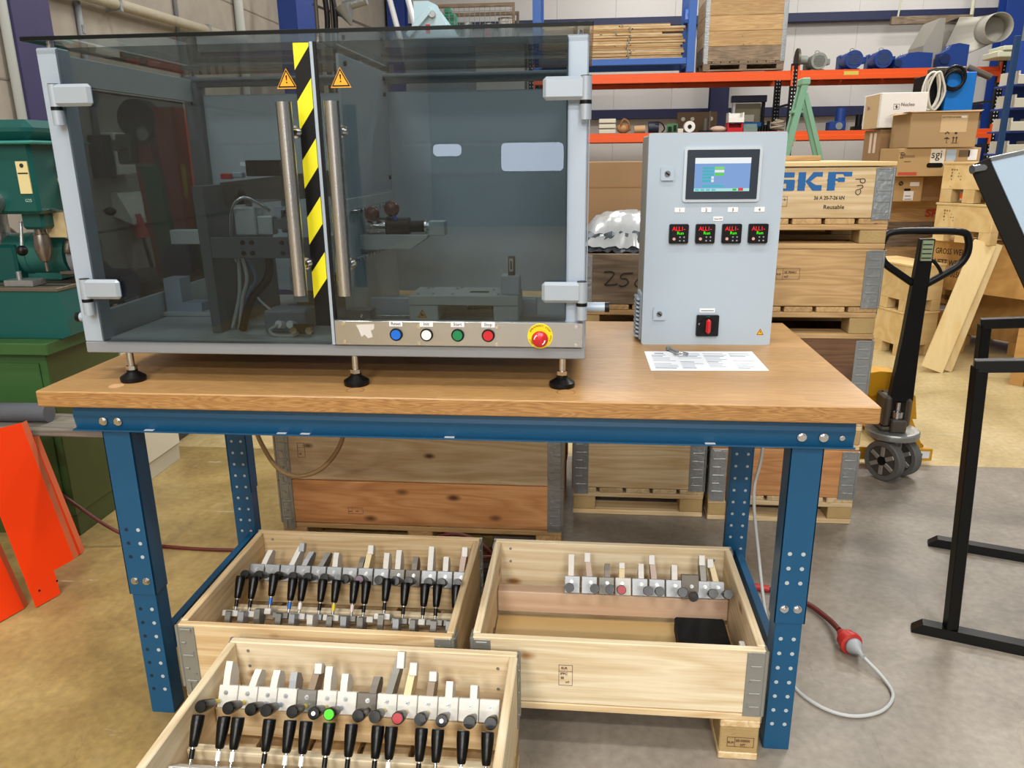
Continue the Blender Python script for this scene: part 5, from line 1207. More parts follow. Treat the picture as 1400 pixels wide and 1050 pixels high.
c2 = plybox('upper pale plywood crate stacked left of the leaning planks', (3.775, 4.33), R(20), .52, .30, .352, .345, M['ply'], .085)
c2b = plybox('small cardboard coloured crate standing beside the pale plywood crates', (4.10, 4.44), R(20), .4, .24, 0, .33, M['ply_warm'], .06)
pp = thing('paper_sheet', 'white sheet of paper on the small crate behind the planks', 'paper', (4.1, 4.5, .346)); G().box(4.06, 4.26, 4.47, 4.66, .3455, .349).build('sheet', M['paper'], pp)
# collars with red lettering
rcl = []
for i, (z, lab) in enumerate(((.535, 'lowest of the three collars behind the pallet truck handle'), (.745, 'middle collar of the three behind the pallet truck handle'), (.955, 'collar with red lettering below the brown carton'))):
    rcl.append(collar(lab, 3.73, 5.25, z, .80, .6, .19 if i < 2 else .185, M['pine_warm'] if i != 1 else M['pine_grey'], leaf=.07))
pallet('pallet under the three collars behind the pallet truck', 3.73, 5.25, .392, .80, .6, .14, M['pine_warm'], M['chip'])
pallet('lower pallet on the floor behind the pale plywood crates', 3.73, 5.25, .0, .80, .6, .39, M['pine_grey'], M['chip'])
text('SP', .085, M['redink'], rcl[2], (4.19, 5.247, 1.00), bold=.004, sx=1.25)
def carton(label, x0, x1, y0, y1, z0, z1, mat, flaps=False, name='cardboard_box'):
    t = thing(name, label, 'box', ((x0+x1)/2, (y0+y1)/2, z0))
    G().box(x0, x1, y0, y1, z0, z1, .004).build('box_body', mat, t)
    if flaps:
        G().prism([(x0, z1), (x1, z1), (x1+.02, z1+.012), (x0-.03, z1+.004)], (0, y0-.02, 0), (1, 0, 0), (0, 0, 1), (0, .14, 0)).build('flap', plain('pale_flap', '#d3b48a', .8), t)
        G().prism([(y0, 0), (y1, 0), (y1, .005), (y0, .005)], (x0-.05, 0, z1-.012), (0, 1, 0), (.1, 0, .2), (.06, 0, .02)).build('flap', mat, t)
    return t
def sticker(t, x0, x1, z0, z1, y, m_=None, name='sticker'): return G().box(x0, x1, y-.0012, y, z0, z1).build(name, m_ or M['whitelabel'], t)
hp = carton('brown carton with round black emblem on the red lettered collar', 3.70, 4.0, 4.90, 5.4, 1.145, 1.335, M['card3'])
sticker(hp, 3.90, 3.97, 1.265, 1.295, 4.90); sticker(hp, 3.86, 3.935, 1.155, 1.225, 4.90); e_ = G().cyl((3.83, 4.8985, 1.285), (3.83, 4.900, 1.285), .018, 16).build('emblem', M['ink'], hp); text('hp', .02, M['card3'], e_, (3.821, 4.8975, 1.279))
G().rbox(3.885, 1.237, .05, .018, 4.8985, 4.90, .008).build('hand_hole', M['black'], hp)
sticker(hp, 3.87, 3.925, 1.162, 1.166, 4.8985, M['ink'], 'printed_line'); sticker(hp, 3.87, 3.915, 1.185, 1.19, 4.8985, M['ink'], 'printed_line')
oth = carton('dark brown carton right of the carton with round emblem', 4.01, 4.33, 4.98, 5.4, 1.145, 1.335, M['card2'])  # one even brown, darker than the emblem carton
sg = carton('long printed carton with three large black letters on its front', 3.68, 4.28, 4.62, 5.02, 1.342, 1.553, M['card3'])
sticker(sg, 3.915, 4.02, 1.43, 1.545, 4.62, plain('cream_print', '#e2d7c4', .7)); text('sgi', .085, M['ink'], sg, (3.918, 4.6175, 1.478), sx=.95)
sticker(sg, 4.03, 4.10, 1.46, 1.54, 4.62, M['bluegrey']); sticker(sg, 4.12, 4.20, 1.485, 1.535, 4.62, plain('brown_print', '#6b5a48', .7)); sticker(sg, 4.19, 4.255, 1.46, 1.54, 4.62)
sticker(sg, 3.725, 3.775, 1.452, 1.456, 4.62, M['ink'], 'printed_line'); sticker(sg, 3.72, 3.80, 1.485, 1.50, 4.62, plain('brown_print2', '#8a6a4a', .7), 'printed_line')
text('sgi', .05, M['ink'], sg, (3.715, 4.6185, 1.475), (0, 0, 1), (-1, 0, 0))
sticker(sg, 3.69, 3.83, 1.352, 1.375, 4.62, M['redink'], 'red_band'); G().rbox(3.955, 1.425, .12, .035, 4.6185, 4.62, .015).build('hand_hole', M['black'], sg)
G().cyl((4.06, 4.618, 1.43), (4.06, 4.62, 1.43), .04, 16).build('torn_label', plain('torn_paper', '#cdbfa9', .8), sg)
op = carton('tan carton with open flaps on top of the lettered carton', 3.73, 4.22, 4.60, 4.98, 1.555, 1.812, M['card'], True)
sticker(op, 3.95, 4.14, 1.665, 1.79, 4.60, M['tape'], 'tape_patch')
text('FACTORY & HANDELS', .016, M['ink'], op, (3.955, 4.5975, 1.768)); G().box(4.09, 4.13, 4.5970, 4.5985, 1.768, 1.782).build('shiny_tape', M['whitelabel'], op)
sy = G()
sy.prism([(3.985, 1.618), (4.03, 1.618), (4.0075, 1.632)], (0, 4.5985, 0), (1, 0, 0), (0, 0, 1), (0, .0012, 0)).box(4.006, 4.009, 4.5985, 4.6, 1.59, 1.618).box(4.005, 4.015, 4.5985, 4.6, 1.588, 1.591)
for x in (4.055, 4.078): sy.box(x-.003, x+.003, 4.5985, 4.6, 1.592, 1.622).prism([(x-.010, 1.622), (x+.010, 1.622), (x, 1.636)], (0, 4.5985, 0), (1, 0, 0), (0, 0, 1), (0, .0012, 0))
sy.box(4.043, 4.092, 4.5985, 4.6, 1.586, 1.589)
sy.tube([(3.99, 4.599, 1.655), (4.005, 4.599, 1.668), (4.02, 4.599, 1.655)], .003, 5).box(4.06, 4.078, 4.5985, 4.6, 1.652, 1.666)
sy.build('handling_symbols', M['ink'], op)
bb = carton('brown carton with yellow note under the white carton', 3.53, 3.80, 4.64, 5.02, 1.335, 1.703, M['card2'])
sticker(bb, 3.545, 3.575, 1.39, 1.42, 4.64, plain('yellow_note', '#e4e02a', .6)) 
for y0 in (4.72, 4.82): G().box(3.5288, 3.53, y0, y0+.055, 1.52, 1.68).build('sticker', plain('pinkish_label', '#d9c3b4', .7), bb)
wb_ = carton('white carton with printed emblem and lettering on top of brown carton', 3.50, 3.86, 4.62, 5.02, 1.706, 1.975, M['whitebox'])
G().box(3.4985, 3.50, 4.66, 4.98, 1.71, 1.97).build('tape_side', M['tape'], wb_)
fr = G(); 
for a, b, c_, d in ((3.600, 3.646, 1.848, 1.850), (3.600, 3.646, 1.886, 1.888), (3.600, 3.602, 1.848, 1.888), (3.644, 3.646, 1.848, 1.888)): fr.box(a, b, 4.6185, 4.62, c_, d)
fr.prism([(3.609, 1.867), (3.623, 1.881), (3.630, 1.874), (3.623, 1.867), (3.637, 1.867), (3.623, 1.853), (3.616, 1.860), (3.623, 1.867)], (0, 4.6185, 0), (1, 0, 0), (0, 0, 1), (0, .0012, 0)); fr.build('emblem', M['ink'], wb_)
text('Nucleo', .036, M['ink'], wb_, (3.655, 4.6178, 1.872)); text('Spix', .04, plain('violet_pen', '#8a5a7a', .7), wb_, (3.4975, 4.92, 1.86), (0, -1, .1), (0, 0, 1))
for t_, d_ in ((sg, (.05, .13, 0)), (op, (.05, .13, 0)), (bb, (.19, .53, 0)), (wb_, (.19, .53, .01))): t_.location = Vector(t_.location) + Vector(d_)
# plywood crate tower and big marked boxes
t1 = plybox('topmost pale plywood crate of the tower beside the lettered carton', (4.19, 4.10), R(30), .45, .50, 1.165, .27, M['ply'], .095)
t2 = plybox('second plywood crate of the tower with stencilled corner marks', (4.17, 4.08), R(30), .45, .52, .885, .262, M['ply'], .085)
for t_, zz in ((t1, .16), (t2, .15)):
    mk = G(); rg = random.Random(4)
    for i in range(5):
        for j in range(4):
            if rg.random() < .62: mk.box(-.0012, 0, .30+i*.018, .30+i*.018+rg.uniform(.006, .013), zz+j*.022, zz+j*.022+rg.uniform(.004, .014))
    mk.build('stencil_mark', plain('faint_stencil', '#7a6644', .8), t_, w=False)['kind'] = 'stuff'
g1 = plybox('long plywood box marked gross weight, upper of the two', (4.50, 4.03), R(38), .84, .55, .50, .36, M['ply_warm'], 0, name='plywood_box')
g2 = plybox('long plywood box marked gross weight, lower of the two', (4.68, 4.40), R(38), .92, .45, .0, .484, M['ply_warm'], .10, name='plywood_box')
for (t_, z_, sz, dy_), L1_ in zip(((g1, .27, .062, .10), (g2, .36, .05, .14)), (.84, .92)):
    btext(t_, 'GROSS WEIGHT', sz, dy_, z_, 'L', sx=.66, L1=L1_); btext(t_, 'NETT WEIGHT', sz, dy_, z_-.085, 'L', sx=.66, L1=L1_, m_=M['ink'] if t_ is g1 else M['redink'])
btext(g1, 'WALZ10050 CK', .062, .10, .10, 'L', sx=.66, L1=.84)
g3 = plybox('warm plywood box on feet right of the leaning planks by the black stand', (4.22, 3.62), R(-38), .95, 1.3, .0, .40, M['ply_warm'], .11, name='plywood_box')
btext(g3, 'DIMENSION 50/50', .05, .35, .17, 'R', sx=.8); btext(g3, 'S/N 110', .05, .45, .09, 'R', sx=.8)
for i, (o_, lab) in enumerate((((0, 0), 'front pale plank leaning on the marked plywood boxes'), ((.075, .03), 'rear pale plank leaning behind the front plank'))):
    pk = thing('plank', lab, 'plank', (3.86+o_[0], 3.88+o_[1], 0))
    P = Vector((3.83+o_[0], 3.90+o_[1], .02)); Q = Vector((4.16+o_[0]*.8, 4.12+o_[1], .90)); d = Q-P
    g = G().box(-.075, .075, -.011, .011, 0, d.length, .001)
    zq = d.normalized(); xq = Vector((.93, .02, 0)); xq = (xq - zq*xq.dot(zq)).normalized(); yq = zq.cross(xq)
    m4 = Matrix((xq, yq, zq)).transposed().to_4x4(); m4.translation = P
    g.xf(m4).build('plank_board', wood('ply_upright', '#dfc793', '#cfae70', 'Z', .35, .55, knots=.2, grain=.6, fine=.25), pk)
# ------------------------------------------------------------------ pallet racking and what stands on it
YR = 10.3
rk = thing('pallet_rack', 'orange and black pallet racking along the back wall of the hall', 'rack', (4.2, 10.8, 0))
def upright(x, y):
    g = G().box(x-.045, x+.045, y, y+.006, 0, 2.75).box(x-.045, x-.039, y+.006, y+.07, 0, 2.75).box(x+.039, x+.045, y+.006, y+.07, 0, 2.75)
    u_ = g.build('upright', M['blacksteel'], rk)
    hh = G()
    for i in range(52):
        for dx in (-.02, .02): hh.box(x+dx-.006, x+dx+.006, y-.0015, y, .1+i*.05, .1+i*.05+.018)
    hh.build('slot', M['whitelabel'], u_)['kind'] = 'stuff'
for x in (.50, 4.24, 7.03):
    for y in (YR+.02, YR+.98): upright(x, y)
    for z in (.4, 1.0, 1.6, 2.2): G().box(x-.012, x+.012, YR+.08, YR+.98, z, z+.03).build('brace', M['blacksteel'], rk)
for xa, xb in ((.55, 4.19), (4.29, 6.98)):
    for zt in (2.655, 1.84, .95):
        for y in (YR-.02, YR+1.0):
            s_ = 1
            bm_ = G().prism([(0, 0), (.05, 0), (.05, .125), (.016, .125), (.016, .07), (0, .062)], (xa, y, zt-.125), (0, 1, 0), (0, 0, 1), (xb-xa, 0, 0)).build('beam', M['orange'], rk)
            if y < YR+.5:
                for xc in (xa-.02, xb-.005):
                    cn = G().box(xc, xc+.025, y-.012, y+.03, zt-.21, zt+.06, .004).build('beam_connector', M['orange'], bm_)
        for i in range(9):
            w_ = (xb-xa)/9
            board('shelf_board', rk, (xa + w_*(i+.5) - 4.2, YR+.52-10.8, zt-.008), (1.0, w_-.012, .02), M['pine_grey'], (0, 0, R(90)))
G().box(4.9, 5.1, YR-.0215, YR-.0200, 2.58, 2.63).build('load_label', plain('label_yellowish', '#c9b84a', .5), rk)
# blue stillage with flattened collars
stl = thing('stillage', 'blue steel stillage on the top shelf full of flattened collars', 'stillage', (1.6, 10.7, 2.66))
for x, y in ((.52, YR+.0), (2.72, YR+.0), (.52, YR+.85), (2.72, YR+.85)):
    G().box(x, x+.11, y, y+.10, 2.66, 3.95, .004).build('post', M['stillage'], stl)
for y in (YR+.01, YR+.86): G().box(.63, 2.72, y, y+.08, 2.775, 2.86, .004).build('bottom_beam', M['stillage'], stl)
for x in (.54, 2.74): G().box(x, x+.07, YR+.10, YR+.85, 2.775, 2.86, .004).box(x, x+.07, YR+.10, YR+.85, 3.42, 3.48, .004).build('end_rail', M['stillage'], stl)
bar((2.70, YR+.05, 3.34), (2.79, YR+.85, 3.6), stl, 'brace', .05, M['stillage']); bar((.57, YR+.05, 3.4), (.57, YR+.85, 3.9), stl, 'brace', .05, M['stillage'])
rg = random.Random(9)
for i in range(13):
    z = 2.865 + i*.036; x0 = .65 + rg.uniform(0, .05); x1 = 2.70 - rg.uniform(.0, .35 if i > 8 else .08)
    fc = thing('flattened_collar', ('flattened wooden collar, %s in the blue stillage' % (['at the very bottom', 'second from the bottom', 'third from the bottom', 'fourth from the bottom', 'fifth from the bottom', 'sixth from the bottom', 'in the middle', 'sixth from the top', 'fifth from the top', 'fourth from the top', 'third from the top', 'second from the top', 'on top of the pile'][i])), 'collar', (1.6, 10.6, z), group='flattened collars in the blue stillage')
    for k in range(2):
        xm = x0 + (x1-x0)*.62 + rg.uniform(-.03, .03)
        G().box(x0, xm-.006, YR+.11+rg.uniform(0, .02), YR+.34, z+k*.017, z+k*.017+.0155, .001).m(0).box(xm+.006, x1, YR+.11+rg.uniform(0, .02), YR+.34, z+k*.017, z+k*.017+.0155, .001).build('board', M['pine_warm'] if (i+k) % 3 else M['pine'], fc)
    G().cyl((xm, YR+.105, z), (xm, YR+.105, z+.034), .009, 8).cyl((x0+.5, YR+.105, z), (x0+.5, YR+.105, z+.034), .009, 8).build('hinge', M['zinc_dk'], fc)
# crate of four collars
pallet('pallet under the tall four tier crate on the top shelf', 2.95, YR-.02, 2.665, 1.12, .8, .125, M['pine_grey'], M['pine_grey'], mid=True)
for i, (m_, lab) in enumerate(((M['pine_grey'], 'grey weathered collar lowest in the tall crate on the rack'), (M['pine_warm'], 'second collar up in the tall crate on the rack'), (M['pine_warm'], 'third collar up in the tall crate on the rack'), (M['pine_warm'], 'fourth collar up in the tall crate on the rack'), (M['pine'], 'top collar of the tall crate on the rack, cut by the photo edge'))):
    collar(lab, 2.95, YR-.02, 2.791+i*.2, 1.12, .8, .198, m_, leaf=.06)
# geared motors
def gear_motor(label, x, r, m_, z=2.657, y=YR+.16, ln=.34):
    t = thing('geared_motor', label, 'motor', (x, y, z)); c = z + r + .02
    G().lathe((x, y, c), (0, 1, 0), [(0, r*.55), (.0, r*.98), (.02, r), (.07, r), (.07, r*.93), (ln, r*.93)], 26).build('motor_body', m_, t)
    G().cyl((x, y-.004, c), (x, y, c), r*.68, 22).build('fan_cowl', plain('cowl_dark_blue', '#2a3a5a', .5) if m_ is not M['motor_grey'] else plain('cowl_grey', '#5b5e5a', .5), t)  # disc behind the grille bars, darker than the motor body
    fn = G()
    for k in range(7): fn.box(x-r*.6, x+r*.6, y-.008, y-.004, c-r*.55+k*r*.18, c-r*.55+k*r*.18+.006)
    fn.build('cowl_grille', m_, t)['kind'] = 'stuff'
    G().box(x+r*.7, x+r*1.5, y+.08, y+.22, c-r*.4, c+r*.35, .008).build('terminal_box', m_, t)
    G().box(x-r*.8, x+r*.8, y+.05, y+.3, z, z+.03, .004).box(x-r*.9, x+r*.95, y+.30, y+.50, z+.03, c+r*.8, .02).build('gear_housing', m_, t)
    G().tube([(x+.03*math.cos(a), y+.15, c+r+.015+.022*math.sin(a)) for a in [k*math.pi/4 for k in range(8)]], .006, 6, True, 1).build('eye_bolt', M['zinc_dk'], t)
gear_motor('grey geared motor at the left end of the rack shelf', 4.60, .115, M['motor_grey']); gear_motor('blue geared motor right of the grey motor', 5.08, .125, M['motor']); gear_motor('second blue geared motor on the top shelf', 5.48, .125, M['motor'])
def gearbox(label, x0, x1, z0, h, y=YR+.12, dp=.4):
    t = thing('gearbox', label, 'gearbox', ((x0+x1)/2, y, z0))
    G().prism([(x0, z0), (x1, z0), (x1, z0+h*.92), (x0+(x1-x0)*.6, z0+h), (x0+(x1-x0)*.35, z0+h*.95), (x0+(x1-x0)*.25, z0+h*.75), (x0, z0+h*.6)], (0, y, 0), (1, 0, 0), (0, 0, 1), (0, dp, 0)).build('housing', M['motor'], t)
    G().cyl((x0+.04, y-.03, z0+h*.35), (x0+.04, y, z0+h*.35), h*.22, 18).build('flange', plain('dark_blue_flange', '#10244f', .4), t); G().tube([(x0+.12+.03*math.cos(a), y+.1, z0+h*.8+.03*math.sin(a)) for a in [k*math.pi/4 for k in range(8)]], .006, 6, True, 1).build('eye_bolt', M['zinc'], t)
gearbox('wide dark blue gearbox right of the blue motors', 5.62, 6.12, 2.657, .22)
gearbox('upright blue gearbox in front of the grey duct', 6.20, 6.55, 2.657, .31, YR+.02, .22)
dk_ = thing('disc_flange', 'dark round flange disc at the rack upright beside the grey motor', 'flange', (4.33, 10.5, 2.657)); G().cyl((4.31, YR+.3, 2.82), (4.34, YR+.3, 2.82), .16, 28).m(1).cyl((4.34, YR+.3, 2.82), (4.46, YR+.3, 2.82), .06, 16).build('disc', [M['cast'], M['motor_grey']], dk_)
# duct and fan on top of the sage frame
du = thing('sheet_duct', 'galvanised sheet metal hopper ending in a round duct on the rack', 'duct', (6.5, 10.9, 2.66))
n_ = 24; ring0 = [(6.28, YR+.25, 2.70), (6.28, YR+.75, 2.70), (6.28, YR+.75, 3.32), (6.28, YR+.25, 3.32)]
gq = G(); cc_ = Vector((6.88, YR-.02, 3.15)); ax = Vector((.0, -1, -.02)).normalized(); q_ = ax.to_track_quat('Z', 'Y')
def sqp(k):
    a = 2*math.pi*k/n_; x, y = math.cos(a), math.sin(a); s = 1/max(abs(x), abs(y)); return Vector((6.35+.12*y*s, YR+.55+.28*x*s, 3.0+.33*y*s))
A_ = [gq.bm.verts.new(sqp(k)) for k in range(n_)]
def rp_(k, off, r): 
    a = 2*math.pi*k/n_; h = Vector((0, 0, 1)); e1 = h.cross(ax).normalized(); e2 = ax.cross(e1); return cc_ + ax*off + (-e1*math.cos(a) + e2*math.sin(a))*r
rings = [A_] + [[gq.bm.verts.new(rp_(k, o_, r_)) for k in range(n_)] for o_, r_ in ((-.25, .19), (0, .19), (.0, .182), (-.25, .182))]
for a, b in zip(rings, rings[1:]):
    for k in range(n_):
        f = gq.bm.faces.new((a[k], a[(k+1) % n_], b[(k+1) % n_], b[k])); f.smooth = True
gq.build('hopper', M['sheetmetal'], du)
G().prism([(6.05, 2.66), (6.30, 2.66), (6.30, 3.33), (6.22, 3.33), (6.05, 2.98)], (0, YR+.30, 0), (1, 0, 0), (0, 0, 1), (0, .55, 0)).build('inlet_box', M['sheetmetal'], du)
gf = thing('sage_frame', 'pale sage steel machine frame with round fan cowl at rack end', 'machine frame', (7.2, 10.6, 0))
G().box(6.70, 7.75, YR-.50, YR-.06, 2.72, 2.80, .01).box(6.75, 7.70, YR-.52, YR-.10, 2.80, 2.86, .01).build('top_tray', M['palegreen'], gf)
G().box(7.20, 7.62, YR-.2, YR-.08, .0, 2.72, .01).build('side_panel', M['palegreen'], gf); G().box(7.24, 7.58, YR-.21, YR-.2, 1.65, 2.68, .003).build('white_panel', M['whitelabel'], gf)
G().box(7.16, 7.66, YR-.23, YR-.2, 1.55, 1.62, .003).build('cross_rail', M['palegreen'], gf)
G().lathe((7.38, YR-.3, 2.861), (0, 0, 1), [(0, .28), (.04, .28), (.05, .22), (.12, .22), (.15, .16), (.17, .08), (.172, .0)], 28).build('fan_cowl', M['cream'], gf)
pg_ = thing('plank_piece', 'short weathered plank hung on a rope above the duct', 'plank', (6.6, 12.4, 3.55)); G().box(6.2, 7.45, 12.42, 12.50, 3.52, 3.64, .004).build('plank_board', M['pine_grey'], pg_); G().cyl((7.44, 12.46, 3.6), (7.44, 12.46, 6.0), .03, 8).cyl((6.3, 12.46, 3.6), (6.5, 12.46, 6.0), .015, 6).build('hanger', M['palegreen'], pg_)
# blue cabinet and bins at far right
bcab = thing('bin_rack', 'dark blue bin rack with white trays at the right edge', 'rack', (6.6, 8.3, 0))
G().box(6.02, 6.08, 8.0, 8.05, 0, 2.75, .004).build('side_post', plain('rack_teal_blue', '#1c3e66', .4), bcab); G().box(6.30, 7.2, 8.45, 8.5, 0, 2.75, .004).build('back_sheet', M['blue_dk'], bcab)
for z in (2.32, 2.07, 1.82, 1.57, 1.32):
    G().box(6.08, 7.2, 8.02, 8.45, z-.09, z-.07, .003).build('shelf', M['blue_dk'], bcab)
    tr = G().box(6.12, 6.44, 8.0, 8.02, z-.07, z+.03, .003).box(6.12, 6.14, 8.02, 8.42, z-.07, z+.07).box(6.42, 6.44, 8.02, 8.42, z-.07, z+.07).box(6.14, 6.42, 8.02, 8.42, z-.07, z-.06).build('tray', M['cream'], bcab)
    G().box(6.5, 6.82, 8.0, 8.02, z-.07, z+.03, .003).box(6.5, 6.82, 8.02, 8.42, z-.07, z-.05).build('tray', M['cream'], bcab)
bpn = thing('welding_set', 'bright blue welding cabinet with coiled cables hung on its left', 'welder', (4.85, 6.8, 0))
G().box(4.74, 5.0, 6.5, 7.0, .9, 2.25, .006).build('housing', M['bluepanel'], bpn); G().box(4.60, 4.735, 6.55, 6.95, .9, 2.24, .006).build('dark_side', M['blackmat'], bpn); G().box(4.70, 5.05, 6.5, 7.0, 0, .89, .01).build('cart', M['blackmat'], bpn)
for kk_, (cx_, cz_, rr) in enumerate(((4.78, 2.20, .10), (4.78, 2.17, .085))):
    G().tube([(cx_+rr*math.cos(a), 6.46, cz_+rr*math.sin(a)) for a in [k*math.pi/8 for k in range(16)]], .014, 7, True, 1).build('black_coil', M['black'], bpn)
wc_ = G(); rg = random.Random(2)
for k in range(5):
    cx_ = 4.58+rg.uniform(-.03, .05); wc_.tube([(cx_+.07*math.cos(a)+rg.uniform(-.01, .01), 6.44+k*.012, 2.08+.17*math.sin(a)) for a in [j*math.pi/6 for j in range(12)]], .011, 6, True, 2)
wc_.build('white_cable_coil', plain('white_cable', '#cfcabd', .5), bpn)
G().box(4.62, 4.90, 6.5, 6.7, 2.252, 2.30, .01).cyl((4.95, 6.6, 2.30), (5.15, 6.55, 2.20), .03, 10).build('grip_tools', M['cast'], bpn)
# items on the lower shelf
ZL = 1.841
def lump(name, label, cat, x, w_, h, fn, y=YR+.1):
    t = thing(name, label, cat, (x, y, ZL)); fn(t, x, w_, h, y); return t
lump('paper_tray', 'stack of beige plastic trays at the left end of the lower shelf', 'tray', 1.62, .25, .2, lambda t, x, w_, h, y: [G().box(x-w_/2, x+w_/2, y, y+.3, ZL+k*.075, ZL+k*.075+.06, .008).build('tray', M['cream'], t) for k in range(3)])
lump('fabric_bag', 'tan wrapped parcel with tied neck on the lower shelf', 'bag', 1.86, .2, .2, lambda t, x, w_, h, y: (G().sph((x, y+.1, ZL+.075), .1, (1, .9, .75)).build('sack', plain('tan_wrap', '#b98a5c', .7, bump=.9, bscale=25), t), G().tube([(x-.05, y, ZL+.12), (x, y, ZL+.2), (x+.07, y, ZL+.15), (x+.1, y, ZL+.04)], .015, 6).build('strap', plain('tan_wrap2', '#8c5f34', .7), t)))
lump('fabric_bag', 'small tan wrapped roll right of the tied parcel', 'bag', 2.1, .12, .12, lambda t, x, w_, h, y: G().cyl((x-.08, y+.06, ZL+.055), (x+.08, y+.06, ZL+.06), .055, 14).build('roll', plain('tan_wrap3', '#c39a70', .7, bump=.8, bscale=25), t))
lump('cable_drum', 'dark blue cable drum with looped cord on the lower shelf', 'drum', 2.32, .2, .15, lambda t, x, w_, h, y: (G().cyl((x-.09, y+.1, ZL+.085), (x+.06, y+.1, ZL+.085), .085, 20).build('drum', plain('drum_dark', '#22263a', .4), t), G().tube([(x, y, ZL+.15), (x+.09, y, ZL+.14), (x+.14, y, ZL+.06), (x+.1, y, ZL+.01)], .01, 6).build('cord', M['black'], t)))
lump('circuit_board', 'small green circuit board unit on the lower shelf', 'electronics', 2.58, .14, .1, lambda t, x, w_, h, y: (G().box(x-.08, x+.08, y+.1, y+.115, ZL+.001, ZL+.13).build('board', plain('pcb_green', '#3f7a45', .5), t), G().box(x-.06, x-.01, y+.07, y+.1, ZL+.02, ZL+.09).box(x+.02, x+.06, y+.07, y+.1, ZL+.03, ZL+.11).build('component', M['black'], t)))
lump('pegboard', 'brown board with round holes standing at the back of the lower shelf', 'board', 2.98, .6, .26, lambda t, x, w_, h, y: (G().box(x-.29, x+.31, y+.5, y+.52, ZL+.001, ZL+.31, .003).build('sheet', plain('brown_board', '#6b543c', .7), t), [G().cyl((x+dx, y+.5, ZL+.21), (x+dx, y+.497, ZL+.21), .03, 16).build('hole', M['cream'], t) for dx in (-.2, -.06, .22)]))
lump('bearing_unit', 'white round bearing unit in front of the brown board', 'bearing', 2.83, .2, .15, lambda t, x, w_, h, y: (G().cyl((x, y+.05, ZL+.085), (x, y+.2, ZL+.085), .08, 20).m(1).cyl((x, y+.044, ZL+.085), (x, y+.05, ZL+.085), .03, 14).build('ring', [M['white'], M['black']], t), G().box(x-.17, x-.09, y+.06, y+.16, ZL+.001, ZL+.06, .004).build('base', M['cream'], t)))
lump('hand_pump', 'dark lever pump standing in front of the brown board', 'pump', 3.06, .15, .3, lambda t, x, w_, h, y: (G().cyl((x, y+.1, ZL), (x, y+.1, ZL+.2), .04, 14).cyl((x+.06, y+.1, ZL), (x+.06, y+.1, ZL+.3), .015, 10).build('cylinder', M['cast'], t), G().box(x-.09, x+.1, y+.05, y+.15, ZL+.001, ZL+.03, .004).build('base', M['black'], t)))
lump('cloth_bundle', 'pale pink cloth bundle on the lower shelf', 'cloth', 3.25, .2, .1, lambda t, x, w_, h, y: G().sph((x, y+.1, ZL+.045), .11, (1.1, .8, .42)).build('bundle', plain('pink_cloth', '#c9aa98', .9, bump=1.0, bscale=30), t))
def bins(t, x, w_, h, y):
    G().prism([(x-.11, ZL), (x+.11, ZL), (x+.11, ZL+.06), (x-.11, ZL+.06)], (0, y, 0), (1, 0, 0), (0, 0, 1), (0, .02, 0)).box(x-.11, x-.09, y+.02, y+.25, ZL, ZL+.13).box(x+.09, x+.11, y+.02, y+.25, ZL, ZL+.13).box(x-.09, x+.09, y+.23, y+.25, ZL, ZL+.13).box(x-.09, x+.09, y+.02, y+.23, ZL, ZL+.01).build('bin_wall', M['redbtn'], t)
lump('storage_bin', 'red open fronted storage bin on the lower shelf', 'bin', 3.48, .2, .2, bins)
tw = thing('storage_bin', 'white storage bin stacked on the red bin', 'bin', (3.48, YR+.1, ZL+.132)); G().box(3.38, 3.60, YR+.12, YR+.34, ZL+.135, ZL+.145).box(3.38, 3.60, YR+.1, YR+.12, ZL+.135, ZL+.20).box(3.38, 3.40, YR+.12, YR+.34, ZL+.145, ZL+.27).box(3.58, 3.60, YR+.12, YR+.34, ZL+.145, ZL+.27).box(3.40, 3.58, YR+.32, YR+.34, ZL+.145, ZL+.27).build('bin_wall', M['white'], tw)
lump('storage_bin', 'grey green low bin right of the red bin', 'bin', 3.70, .18, .1, lambda t, x, w_, h, y: (G().box(x-.1, x+.1, y, y+.2, ZL, ZL+.05, .004).build('bin_wall', plain('bin_greygreen', '#6e837c', .5), t), G().box(x-.1, x+.1, y+.05, y+.25, ZL+.051, ZL+.11, .004).build('upper_bin', plain('bin_greygreen', '#6e837c', .5), t)))
lump('machine_part', 'black toothed machine part on the lower shelf', 'machine part', 3.93, .2, .14, lambda t, x, w_, h, y: [G().cyl((x+dx, y+.1, ZL), (x+dx, y+.1, ZL+hh_), .022, 8).build('pin', M['black'], t) for dx, hh_ in ((-.08, .08), (-.04, .14), (0, .1), (.04, .15), (.08, .07))] + [G().box(x-.1, x+.1, y+.14, y+.18, ZL, ZL+.05).build('base', M['black'], t)])
mf = thing('portal_machine', 'dark frame machine with blue base on the lower shelf', 'machine', (3.78, 10.9, ZL))
G().box(3.50, 4.02, 10.95, 11.05, 2.28, 2.38, .006).build('top_beam', M['navy'], mf); G().box(3.52, 3.56, 10.95, 11.05, ZL+.001, 2.28, .004).build('post', M['whitelabel'], mf); G().box(3.96, 4.0, 10.95, 11.05, ZL+.001, 2.28, .004).build('post', M['black'], mf)
G().box(3.57, 3.95, 11.02, 11.04, ZL+.1, 2.27).build('window_sheet', plain('olive_sheet', '#8b8266', .5), mf)
G().box(3.56, 3.96, 10.90, 11.1, ZL+.001, ZL+.15, .01).build('base', M['bluepanel'], mf); G().box(3.70, 3.84, 10.92, 10.95, ZL+.16, ZL+.26).build('meter', M['cream'], mf)
